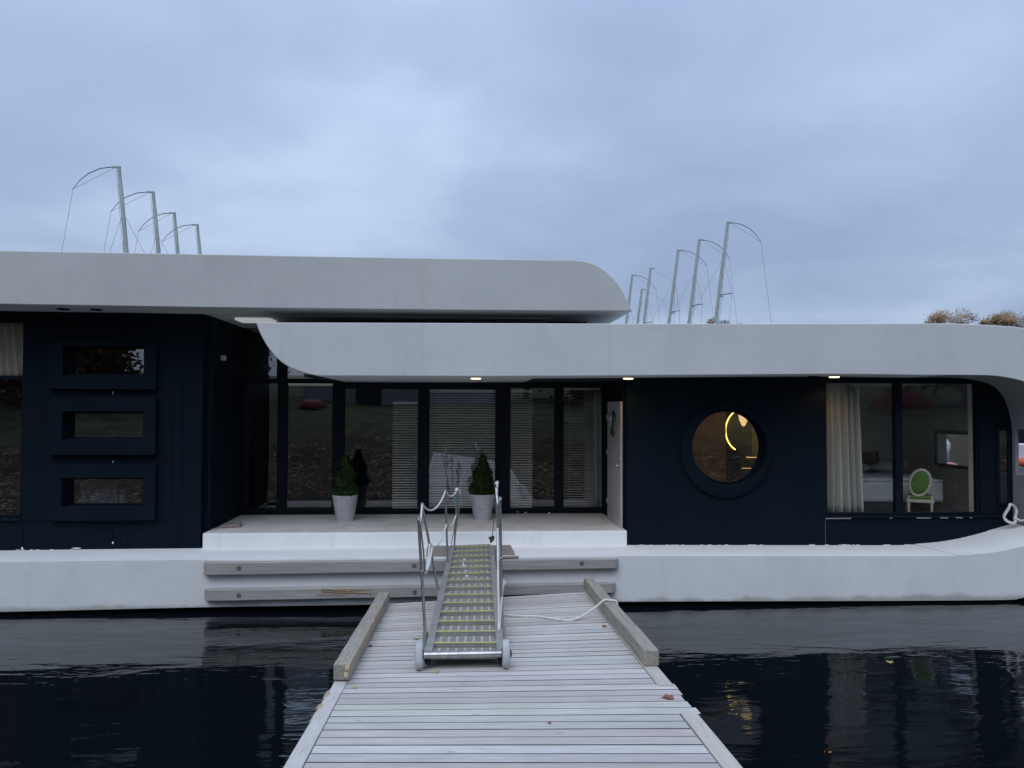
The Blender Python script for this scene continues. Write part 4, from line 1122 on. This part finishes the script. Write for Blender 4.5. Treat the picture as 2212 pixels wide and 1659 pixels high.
# stanchions: (base row, top pixel) measured in the enlarged view
def zz1(x, y): return 823+x*.2977, 1015+y*.2977
def s_from_base(vrow, a):
    lo, hi = -.1, 1.1
    for _ in range(40):
        m_ = (lo+hi)/2
        if proj(G(m_,a,-.02))[1] > vrow: lo = m_
        else: hi = m_
    return (lo+hi)/2
tops = {-1: [], 1: []}
for sd, lst in ((-1, [((322,1185),(272,362)),((424,880),(298,258)),((485,680),(468,158)),((530,565),(555,140))]),
                (1, [((882,1150),(862,218)),((866,800),(836,140)),((853,620),(845,95)),])):
    for (b_, t_) in lst:
        bu, bv = zz1(*b_); tu, tv = zz1(*t_)
        s = s_from_base(bv, sd*1.1); Yb = G(s,sd).y
        base = P(bu,bv,Yb); topp = P(tu,tv,Yb)
        base.x = max(min(base.x, G(s,1.0).x+.075), G(s,-1.0).x-.075)
        mb = MB(); mb.tube([base-Vector((0,0,.06)), topp], .0155, 10); o = mb.build('stanchion', M_stain, GW, smooth=50)
        dirn = (topp-base).normalized()
        mb = MB(); mb.tube([base-Vector((0,0,.14)), base+dirn*.02], .030, 12); mb.build('socket', M_alu, o, smooth=40)
        mb = MB(); mb.tube([topp+Vector((0,0,.0))+Vector((.018*math.cos(a),0,.018*math.sin(a)+.012)) for a in [2*math.pi*i/12 for i in range(12)]], .006, 6, closed=True)
        mp_ = base.lerp(topp,.55)
        mb.tube([mp_+Vector((.022*math.cos(a)*1.0,0.022*math.sin(a),.0)) for a in [2*math.pi*i/12 for i in range(12)]], .006, 6, closed=True)
        mb.build('rope_eye', M_stain, o)
        tops[sd].append((topp, mp_, base))
def sag(a, b, d, n_=12):
    return [a.lerp(b, i/n_)-Vector((0,0,d*4*(i/n_)*(1-i/n_))) for i in range(n_+1)]
for sd in (-1,1):
    T = tops[sd]
    path = []; mid = []
    sgs = [.10,.16,.10] if sd < 0 else [.12,.10,.1]
    for i in range(len(T)-1):
        path += sag(T[i][0]+Vector((0,0,.01)),T[i+1][0]+Vector((0,0,.01)),sgs[i])[:-1]
        mid += sag(T[i][1],T[i+1][1],[.16,.14,.09][i])[:-1]
    path.append(T[-1][0]+Vector((0,0,.01))); mid.append(T[-1][1])
    if sd < 0:
        e_ = T[-1][0]; path += [e_+Vector((.03,.02,-.02)), e_+Vector((.05,.05,-.12)), e_+Vector((.045,.06,-.25))]
    mb = MB(); mb.tube(path, .0125, 8); mb.build('hand_rope', M_rope, GW, smooth=60)
    mb = MB(); mb.tube(mid, .0125, 8); mb.build('hand_rope', M_rope, GW, smooth=60)
    mb = MB(); bmesh.ops.create_icosphere(mb.bm, subdivisions=2, radius=.032)
    for v_ in mb.bm.verts: v_.co = v_.co*(1+.25*noise.noise(v_.co*60))+T[-1][0]+Vector((-.01,.0,-.005))
    mb.build('rope_knot', M_rope, GW, smooth=80)
# dark stays at the head of the gangway, teal cord end, hanging ropes at the foot
T = tops[-1][-1]; e1 = G(.985,-1,.02)
mb = MB(); mb.tube([T[0]+Vector((.06,0,-.05)), e1+Vector((.03,0,.0))], .010, 8); mb.build('stay_pole', M_stain, GW, smooth=50)
mb = MB(); mb.tube([T[1]+Vector((.02,0,.0)), e1+Vector((-.01,0,.06)), e1], .006, 6); mb.build('dark_cord', M_ropedark, GW)
c0 = P(*zz1(540,190), T[0].y); mb = MB(); mb.tube([c0, c0+Vector((-.01,0,-.05)), c0+Vector((0,0,-.17))], [.006,.012,.014], 6); mb.build('cord_end', M_ropegreen, GW)
e2 = G(.99,1,.03); tt = P(*zz1(830,240), e2.y); kk = P(*zz1(808,478), e2.y)
mb = MB(); mb.tube([tt, kk], .006, 6); mb.build('dark_cord', M_ropedark, GW)
mb = MB()
for k_ in range(5):
    q = P(*zz1(800+random.uniform(-9,9),500+random.uniform(-16,16)), e2.y+random.uniform(-.02,.02))
    mb.tube([q+Vector((.026*math.cos(a),.02*math.sin(a),.026*math.sin(a+k_))) for a in [2*math.pi*i/10 for i in range(10)]], .011, 6, closed=True)
mb.build('cord_knot', M_ropedark, GW, smooth=60)
# tied rope ends on both sides near the foot
T = tops[-1][0]; mp_ = P(*zz1(322,748), T[1].y+.0)
mb = MB(); mb.tube([P(*zz1(285,392),mp_.y), P(*zz1(305,560),mp_.y), P(*zz1(320,735),mp_.y)], .009, 6); mb.tube([mp_+Vector((.02*math.cos(a),.01,.02*math.sin(a))) for a in [2*math.pi*i/10 for i in range(10)]], .009, 6, closed=True); mb.build('hanging_rope', M_stain, GW, smooth=60)
T2 = tops[-1][1]
mb = MB(); mb.tube([mp_, P(*zz1(345,700),mp_.y+.1), P(*zz1(358,640),mp_.y+.4), P(*zz1(372,558),T2[2].y)], .0125, 8); mb.build('hand_rope', M_rope, GW, smooth=60)
Tr = tops[1][0]; yr_ = Tr[0].y
q = [P(*zz1(x_,y_),Y_) for x_,y_,Y_ in ((846,425,yr_+.8),(848,600,yr_+.6),(850,800,yr_+.3),(855,1000,yr_+.1),(855,1160,yr_-.1),(845,1262,yr_-.2),(833,1282,yr_-.25))]
mb = MB(); mb.tube(smooth_curve([tuple(a) for a in q],4), .013, 8); mb.build('hand_rope', M_rope, GW, smooth=60)
q = [P(*zz1(x_,y_),yr_+Y_) for x_,y_,Y_ in ((868,740,.25),(878,790,.05),(888,818,0),(880,900,0),(872,1000,-.03),(864,1120,-.05),(858,1240,-.1))]
mb = MB(); mb.tube(smooth_curve([tuple(a) for a in q],4), .011, 8); mb.tube([q[2]+Vector((.024*math.cos(a),0,.024*math.sin(a))) for a in [2*math.pi*i/12 for i in range(12)]], .008, 6, closed=True); mb.build('hand_rope', M_rope, GW, smooth=60)

# ------------------------------------------------------------------ mooring line across the pier
def dk(u,v,h=.014): p = deck_hit(u,v); p.z += h; return p
yrp = deck_hit(1275,1300).y
q = [dk(1080,1330),dk(1120,1333),dk(1160,1334),dk(1200,1340),dk(1240,1341)]
ra = P(1295,1321,(deck_hit(1240,1341).y+.15)); 
tyt = lambda y_: dz(XRi+.08,y_)+.016+.155+.014
yq = q[-1].y+.15
q += [Vector((XRi-.12,yq,dz(XRi-.1,yq)+.10)), Vector((XRi+.015,yq+.02,tyt(yq)+.006)), Vector((XRi+.09,yq+.02,tyt(yq)+.002)), Vector((XRi+.165,yq+.02,tyt(yq)-.01)), Vector((XRi+.19,yq+.02,tyt(yq)-.10)), Vector((XRi+.24,yq+.1,dz(XR,yq)+.03)), Vector((XR+.04,yq+.2,dz(XR,yq)-.10)), Vector((XR+.05,yq+.3,.0))]
mb = MB(); mb.tube(smooth_curve([tuple(a) for a in q],5), .014, 10)
tag(mb.build('mooring_line', M_rope, smooth=60), 'white rope lying across the pier and over the right side timber', 'rope')

# fallen leaves
def leaf(u, v, m, label, s_=.035, onwater=False):
    p = PZ(u,v,.004) if onwater else dk(u,v,.006)
    mb = MB(); a0 = random.uniform(0,6.28); pts = []
    for k_ in range(10):
        a = 2*math.pi*k_/10; r_ = s_*(1 if k_%2 else .68)*(1.3 if k_ in (0,9,1) else .9)
        pts.append(Vector((p.x+r_*math.cos(a+a0), p.y+r_*math.sin(a+a0), p.z+.010*abs(math.sin(a)))))
    c_ = mb.bm.verts.new(p); vs = [mb.bm.verts.new(q) for q in pts]
    for i in range(10): mb._f([c_,vs[i],vs[(i+1)%10]])
    o = mb.build('fallen_leaf', m); o.modifiers.new('t','SOLIDIFY').thickness = .002
    tag(o, label, 'leaf', 'fallen leaves')
zp = lambda x,y: ((1000+x*.904)/1.8228, (2250+y*.904)/1.8228)
leaf(*zp(795,440), M_leaf_y, 'pale yellow leaf on the pier in front of the left gangway wheel')
leaf(*zp(940,382), M_leaf_y, 'pale leaf on the pier just below the gangway axle')
leaf(*zp(705,297), M_leaf_y, 'pale leaf on the pier left of the gangway')
leaf(*zp(508,328), M_leaf_b, 'red brown leaf on the pier beside the left side timber', .026)
leaf(*zp(1525,242), M_leaf_b, 'brown leaf on the pier beside the right side timber', .032)
leaf(*zp(1808,554), M_leaf_b, 'large brown leaf on the jagged right edge of the pier', .055)
leaf(*zp(437,510), M_leaf_y, 'tiny pale leaf at the left edge of the deck boards', .02)
leaf(*zp(1285,663), M_leaf_b, 'small brown leaf in the middle of the nearest deck boards', .018)
leaf(1922,1431, M_leaf_y, 'yellow leaf floating on the dark water right of the pier', .05, True)
leaf(2510,1400, M_leaf_y, 'x', .04, True) if False else None

# ------------------------------------------------------------------ sailboats behind the houseboat
def sailboat(label):
    S = empty('sailboat', (0,0,0), label, 'sailboat', 'small keelboats moored behind the houseboat')
    # local: mast foot at origin, stern towards -X, waterline z=0
    mb = MB(); st = []
    for x, hw, zk in ((-3.0,.75,-.05),(-1.5,1.05,-.2),(0,1.12,-.25),(1.5,.9,-.2),(2.7,.45,-.05),(3.6,.03,.15)):
        st.append([mb.bm.verts.new(q) for q in ((x,-hw,.85),(x,-hw*.75,.2),(x,0,zk),(x,hw*.75,.2),(x,hw,.85))])
    for A, B in zip(st, st[1:]):
        for k_ in range(4): mb._f([A[k_],A[k_+1],B[k_+1],B[k_]])
        mb._f([A[4],A[0],B[0],B[4]])
    mb._f(st[0]); mb.build('hull', M_white, S, smooth=50)
    mb = MB(); mb.box(-.9,1.3,-.45,.45,.85,1.12); mb.build('coach_roof', M_white, S, bevel=.08)
    rk = .105; H = 10.1
    mt = lambda z: Vector((-rk*(z-1.0),0,z))
    mb = MB(); mb.tube([mt(1.0),mt(H-.5),mt(H-.48),mt(H)], [.065,.058,.050,.050], 12)
    mb.box(mt(H).x-.20,mt(H).x+.05,-.025,.025,H-.03,H+.02); m_ = mb.build('mast', M_mast, S, smooth=50)
    mb = MB(); hz_ = H-2.75
    for sy in (-1,1): mb.tube([mt(hz_), mt(hz_)+Vector((-.32,sy*.50,.02))], .016, 6)
    mb.build('spreader', M_whip, m_)
    mb = MB(); mb.tube([mt(2.0)+Vector((-.08,0,0)), Vector((-2.6,0,2.15))], .045, 8); mb.build('boom', M_mast, S)
    tip = mt(H)+Vector((-.17,0,.0)); end = tip+Vector((-1.12,0,-.68))
    mb = MB(); mb.tube([tip, tip+Vector((-.35,0,-.05)), tip+Vector((-.68,0,-.20)), tip+Vector((-.93,0,-.42)), end], [.014,.013,.012,.010,.008], 6); mb.build('backstay_whip', M_whip, m_)
    mb = MB(); r_ = .0055
    mb.tube([tip+Vector((0,0,-.05)), end], r_, 4); mb.tube([end, Vector((-3.5,0,.9))], r_, 4)
    hd = mt(H-1.35)
    mb.tube([hd, Vector((3.4,0,.9))], r_, 4)
    for sy in (-1,1):
        sp = mt(hz_)+Vector((-.32,sy*.50,.02)); mb.tube([hd, sp], r_, 4); mb.tube([sp, Vector((-.35,sy*1.0,.9))], r_, 4); mb.tube([mt(hz_), Vector((-.3,sy*.95,.9))], r_, 4)
    mb.tube([mt(H-.1)+Vector((-.09,0,0)), mt(1.8)+Vector((-.11,0,0))], r_, 4)
    mb.build('rigging', M_wire, S)
    return S
first = None
boats = [ # top of mast (u,v), distance behind hull plane
 ((257,361), -1, 'sailboat mast furthest left, tallest of the left row above the upper roof'),
 ((332,416), -1, 'second sailboat mast from the left above the upper roof'),
 ((375,459), -1, 'third sailboat mast from the left above the upper roof'),
 ((427,486), -1, 'shortest looking mast of the left row, nearest the middle of the upper roof'),
 ((1572,479), 1, 'tallest mast of the right row, with a curved whip, above the lower roof'),
 ((1511,516), 1, 'mast just left of the tallest one in the right row'),
 ((1464,540), 1, 'third mast from the right above the lower roof'),
 ((1406,578), 1, 'fourth mast from the right, second beyond the tip of the upper roof'),
 ((1387,624), 1, 'short bare mast between two taller ones near the upper roof tip'),
 ((1366,593), 1, 'mast partly hidden by the curved tip of the upper roof')]
H_ = 10.1
for i, ((u,v), side, lab) in enumerate(boats):
    if first is None: first = o = sailboat(lab)
    else: o = copy_tree(first); o['label'] = lab
    if v == 624:
        p = P(u,v,29.0); hh = p.z
    else:
        p = PZ(u,v,H_)
    sc_b = p.z/H_
    if v in (624, 578):
        for c_ in kids(o):
            if c_.name.startswith('mast'):
                for d in kids(c_):
                    if d.name.startswith('backstay_whip'): bpy.data.objects.remove(d)
    o.scale = (1,1,sc_b)
    xt = -.105*(H_-1.0)
    if side < 0: o.location = (p.x-xt, p.y, 0); o.rotation_euler = (0,0,R([0,3,-4,2][i%4]))
    else: o.location = (p.x+xt-10.1*math.sin(R(1.4)), p.y, 0); o.rotation_euler = (0,R(-1.4),R(180+[0,2,-3,3][i%4]))
# pontoon between the two rows
mb = MB(); mb.box(-6.2,-4.8,9,34,-.2,.35); o = mb.build('floating_pontoon', M_deck, tint=[(1,1,1)]*6); tag(o, 'floating pontoon between the moored sailboats behind the houseboat', 'pontoon')

# red rescue boat and blue yacht at the right
RB = empty('rescue_boat', (P(2240,1000,18).x,18,0), 'orange and white inflatable boat seen through the opening at the right end', 'boat')
bx = P(2188,1000,18).x+.15
mb = MB(); mb.hexa([(bx+.5,17.4,-.1),(bx+5,17.4,-.1),(bx+5,18.6,-.1),(bx+.5,18.6,-.1),(bx,17.1,.8),(bx+5,17.1,.8),(bx+5,18.9,.8),(bx,18.9,.8)]); mb.build('hull', M_white, RB, bevel=.05)
for y_ in (17.05,18.95):
    mb = MB(); mb.tube([(bx-.1,18,1.0),(bx+.1,(18+y_)/2,.98),(bx+.7,y_,.95),(bx+5,y_,.95)], [.14,.2,.23,.23], 12); mb.build('tube', M_orange, RB, smooth=50)
mb = MB(); mb.tube([(bx+.1,17.3,1.1),(bx+.2,17.4,1.9),(bx+.5,17.6,2.25),(bx+.9,17.8,2.3)], .04, 8); mb.tube([(bx+.6,17.3,1.1),(bx+.75,17.5,1.75),(bx+1.3,17.8,1.8)], .04, 8); mb.tube([(bx+.15,17.35,1.5),(bx+.7,17.4,1.45)], .03, 8); mb.build('arch_frame', M_stain, RB, smooth=50)
mb = MB(); mb.box(bx+.28,bx+1.2,17.6,18.4,.8,1.72); mb.build('console', M_white, RB, bevel=.06)
mb = MB(); bmesh.ops.create_icosphere(mb.bm, subdivisions=3, radius=.22)
for v_ in mb.bm.verts: v_.co = Vector((v_.co.x,v_.co.y,v_.co.z*1.1))+Vector((bx+.45,17.25,1.25))
mb.build('fender', M_white, RB, smooth=60)
YT = empty('motor_yacht', (P(2350,960,24).x,24,0), 'dark blue yacht hull with a thin yellow stripe behind the inflatable boat', 'yacht')
yx = P(2180,940,24).x
z1_, z0_ = P(2200,925,24).z, P(2200,962,24).z
mb = MB(); mb.hexa([(yx+1,23.2,-.2),(yx+12,23.2,-.2),(yx+12,26.8,-.2),(yx+1,26.8,-.2),(yx,23,z1_+.12),(yx+12,22.8,z1_+.2),(yx+12,27.2,z1_+.2),(yx,27,z1_+.12)]); mb.build('hull', M_blue, YT, bevel=.05)
ys_ = P(2200,937,23).z
mb = MB(); mb.box(yx+.02,yx+12,22.93,22.99,ys_-.04,ys_+.05); mb.build('stripe', M_yel, YT)
mb = MB(); mb.box(yx+3,yx+10,23.8,26.2,z1_+.2,z1_+1.1); mb.build('cabin', M_white, YT, bevel=.2)
# buoys seen through the bedroom
p = PZ(2045,962,0.0)
mb = MB(); mb.lathe([(.26,-.2),(.28,.1),(.22,.25),(.12,.4),(.11,.5),(.0001,.55)], (p.x,p.y,0), 'Z', 24)
tag(mb.build('white_buoy', M_white, smooth=50), 'white bottle shaped buoy on the water seen through the bedroom', 'buoy')
p = PZ(2052,1014,0.0)
mb = MB(); mb.lathe([(.12,-.2),(.42,-.02),(.46,.12),(.36,.28),(.15,.36),(.0001,.38)], (p.x,p.y,0), 'Z', 28)
tag(mb.build('pink_buoy', M_pink, smooth=50), 'round pink mooring buoy on the water seen through the bedroom', 'buoy')

# ------------------------------------------------------------------ trees
def tree_mesh(seed, h, r, leafn, leafs, m, twiggy=False, lo=.45):
    random.seed(seed)
    tr = MB(); pts = []; x = y = 0
    for i in range(6):
        pts.append((x,y,h*.62*i/5)); x += random.uniform(-.25,.25); y += random.uniform(-.25,.25)
    tr.tube(pts, [.24,.2,.16,.12,.08,.04], 8)
    lobes = []
    for k_ in range(11):
        a = random.uniform(0,6.28); rr_ = random.uniform(.25,.8)*r; zz_ = h*random.uniform(lo,.9)
        st_ = Vector(pts[random.randint(2,4)]); en = Vector((rr_*math.cos(a),rr_*math.sin(a),zz_))
        tr.tube([st_, st_.lerp(en,.5)+Vector((0,0,.3)), en], [.07,.05,.02], 5)
        lobes.append((en, r*random.uniform(.28,.48)))
    lobes.append((Vector((0,0,h*.9)), r*.4))
    if twiggy:
        for k_ in range(160):
            c_, q_ = random.choice(lobes); a = random.uniform(0,6.28)
            d = Vector((math.cos(a),math.sin(a),random.uniform(.2,1.4))).normalized()*q_*random.uniform(.8,1.5)
            tr.tube([c_-d*.2, c_+d], [.025,.008], 3, cap=False)
    lf = MB(); tn = []
    for k_ in range(leafn):
        c_, q_ = random.choice(lobes)
        d = Vector((random.gauss(0,1),random.gauss(0,1),random.gauss(0,.8))); d.normalize()
        p = c_+d*q_*(random.random()**.45)*random.uniform(.8,1.15)
        a = Vector((random.gauss(0,1),random.gauss(0,1),random.gauss(0,1))).normalized(); b = a.orthogonal().normalized()
        s_ = leafs*random.uniform(.6,1.3)
        lf.quad(p-a*s_, p+b*s_*.6, p+a*s_, p-b*s_*.6)
        g_ = random.uniform(.6,1.35); tn.append((g_,g_*random.uniform(.9,1.05),g_))
    return tr, lf, tn
def tree(name, seed, h, r, leafn, leafs, m, label, group, loc, twiggy=False, lo=.45):
    T = empty(name, (0,0,0), label, 'tree', group)
    a, b, tn = tree_mesh(seed,h,r,leafn,leafs,m,twiggy,lo)
    a.build('trunk', M_bark, T); b.build('crown', m, T, tint=tn)
    T.location = loc; return T
Tgrp = 'trees on the far shore'
def far_tree(u, vtop, Y, kind, label, seed, wpx):
    p = P(u, vtop, Y); z0 = 4.0
    h = p.z-z0; r = wpx/2/F*(Y+12)
    m = {'amber': M_autumn, 'grey': M_greyleaf}[kind]
    tree('autumn_tree' if kind == 'amber' else 'bare_tree', seed, h*1.03, r*1.5, 7000 if kind == 'amber' else 3200, .13, m, label, Tgrp, (p.x,Y,z0), kind == 'grey')
far_tree(2038,671,92,'amber','amber tree with two rounded tops above the right end of the lower roof',31,70)
far_tree(2100,674,94,'grey','mauve grey bare tree between two amber trees at the right',32,56)
far_tree(2175,669,92,'amber','amber tree nearest the right edge of the photo',33,62)
far_tree(2006,688,97,'grey','low grey bare tree left of the amber trees at the right',34,34)
far_tree(2075,686,99,'grey','faint grey tree behind the gap between amber and grey crowns',35,36)
far_tree(2215,678,95,'grey','grey tree cut by the right edge of the photo',36,46)
far_tree(2020,683,100,'grey','dense hazy grey tree low at the left end of the amber clump',48,70)
far_tree(2190,682,103,'grey','hazy grey tree low behind the rightmost amber tree',49,90)
far_tree(2128,684,99,'amber','faded amber tree low between the grey tree and the rightmost amber tree',45,40)
far_tree(2055,681,101,'grey','hazy grey tree just behind the two rounded amber tops',46,60)
far_tree(2152,680,101,'grey','hazy grey tree just left of the rightmost amber tree',47,60)
far_tree(1538,685,96,'amber','small amber tree peeking over the lower roof beside the tallest mast',37,44)
far_tree(1568,688,98,'grey','small grey tree right of the tallest mast over the lower roof',38,34)
far_tree(1597,692,98,'grey','tiny grey treetop over the lower roof, right of the masts',39,26)
far_tree(1916,693,104,'grey','tiny faint treetop alone over the lower roof between masts and amber trees',40,26)
# the bank behind the camera, seen only in the panes
random.seed(50)
Bg = 'trees on the bank behind the viewer'
b1 = tree('bank_tree', 61, 11, 4.5, 5200, .22, M_bankleaf, 'brown tree on the near bank mirrored in the left windows', Bg, (-17,-24,2.6))
b2 = tree('bank_tree', 62, 8, 4.2, 5200, .22, M_bankgreen, 'dark green tree on the near bank mirrored in the recessed glazing', Bg, (4,-30,3.2))
sb = tree('bank_shrub', 65, 4.6, 3.0, 5200, .17, M_bankleaf, 'brown shrub on the near bank mirrored in the topmost small window', Bg, (-17.5,-23,2.7), False, .18)
for (o_, x_, y_, s_, lab) in ((sb,-22.5,-23.5,1.1,'brown shrub on the near bank mirrored in the tall left window'),(sb,-12.6,-25,.95,'brown shrub on the near bank left of the grey shed'),(sb,7,-25,1.0,'brown shrub on the near bank right of the grey shed'),(sb,14,-24,1.1,'brown shrub on the near bank mirrored low in the porthole'),(sb,27,-25,1.2,'brown shrub on the near bank mirrored right of the bedroom chair'),(b1,-21,-19,.95,'brown tree on the near bank between two others, mirrored in the tall left window'),(b1,-13.5,-26,1.0,'brown tree on the near bank mirrored in the topmost small window'),(b1,-25,-21,1.1,'second brown tree on the near bank, further left in the reflections'),(b1,13,-27,.9,'brown tree on the near bank mirrored in the porthole'),(b2,23,-29,1.1,'dark tree on the near bank mirrored in the bedroom window'),(b1,33,-27,1.2,'brown tree on the near bank beyond the red dinghy'),(b2,-9.5,-33,.7,'dark shrubby tree behind the grey shed on the near bank'),(b2,-31,-32,1.2,'dark tree at the far left of the near bank'),(b1,44,-30,1.3,'brown tree at the far right of the near bank')):
    c_ = copy_tree(o_); c_.location = (x_,y_,bank_z(y_)-.2); c_.scale = (s_,)*3; c_.rotation_euler = (0,0,x_); c_['label'] = lab
# shed, dinghies and kayak up on the bank
SD = empty('shed', (-5,-27,3.2), 'long low grey shed on the near bank mirrored in the recessed glazing', 'shed')
mb = MB(); mb.box(-9,2,-29,-26,2.9,5.2); mb.build('wall', M_shed, SD)
mb = MB(); mb.prism([(-9.3,5.2),(2.3,5.2),(2.3,5.3),(-3.5,6.0),(-9.3,5.3)], -29.3, -25.7); mb.build('roof', M_dark, SD)
mb = MB(); mb.box(-6,-4.6,-25.99,-25.9,3.0,4.9); mb.build('door', M_dark, SD)
def dinghy(x, y, m, label, L=1.7, rz=0, up_=False):
    mb = MB(); g = []
    for i in range(13):
        f_ = i/12*2-1; wdt = .42*(1-abs(f_)**2.6)+.01; hgt = .42*(1-abs(f_)**3)+.01
        g.append([mb.bm.verts.new((f_*L*math.cos(rz)-wdt*math.cos(a)*math.sin(rz), f_*L*math.sin(rz)+wdt*math.cos(a)*math.cos(rz), hgt*math.sin(a))) for a in [math.pi*j/8 for j in range(9)]])
    for A, B in zip(g, g[1:]):
        for j in range(8): mb._f([A[j],A[j+1],B[j+1],B[j]])
    o = mb.build('upturned_dinghy', m, smooth=60); o.modifiers.new('t','SOLIDIFY').thickness = .02
    o.location = (x,y,bank_z(y)+.05); o['_o'] = (0,0,0); o.scale = (1,1,2.2 if up_ else 1)
    tag(o, label, 'dinghy', 'dinghies on the near bank'); return o
dinghy(21.7,-22,M_red,'red upturned dinghy on the near bank mirrored in the bedroom window',1.6,.3,True)
dinghy(-7.6,-21.5,M_red,'small red upturned dinghy on the near bank mirrored left of the left planter',.8,.2)
dinghy(-10.9,-22.5,M_teal,'turquoise upturned dinghy on the near bank mirrored beside the curved roof',1.0,1.2,True)
dinghy(10.5,-21.5,M_blue,'blue upturned dinghy on the near bank mirrored in the last panes',1.6,.1)

for o in list(bpy.data.objects):
    if '_o' in o: del o['_o']
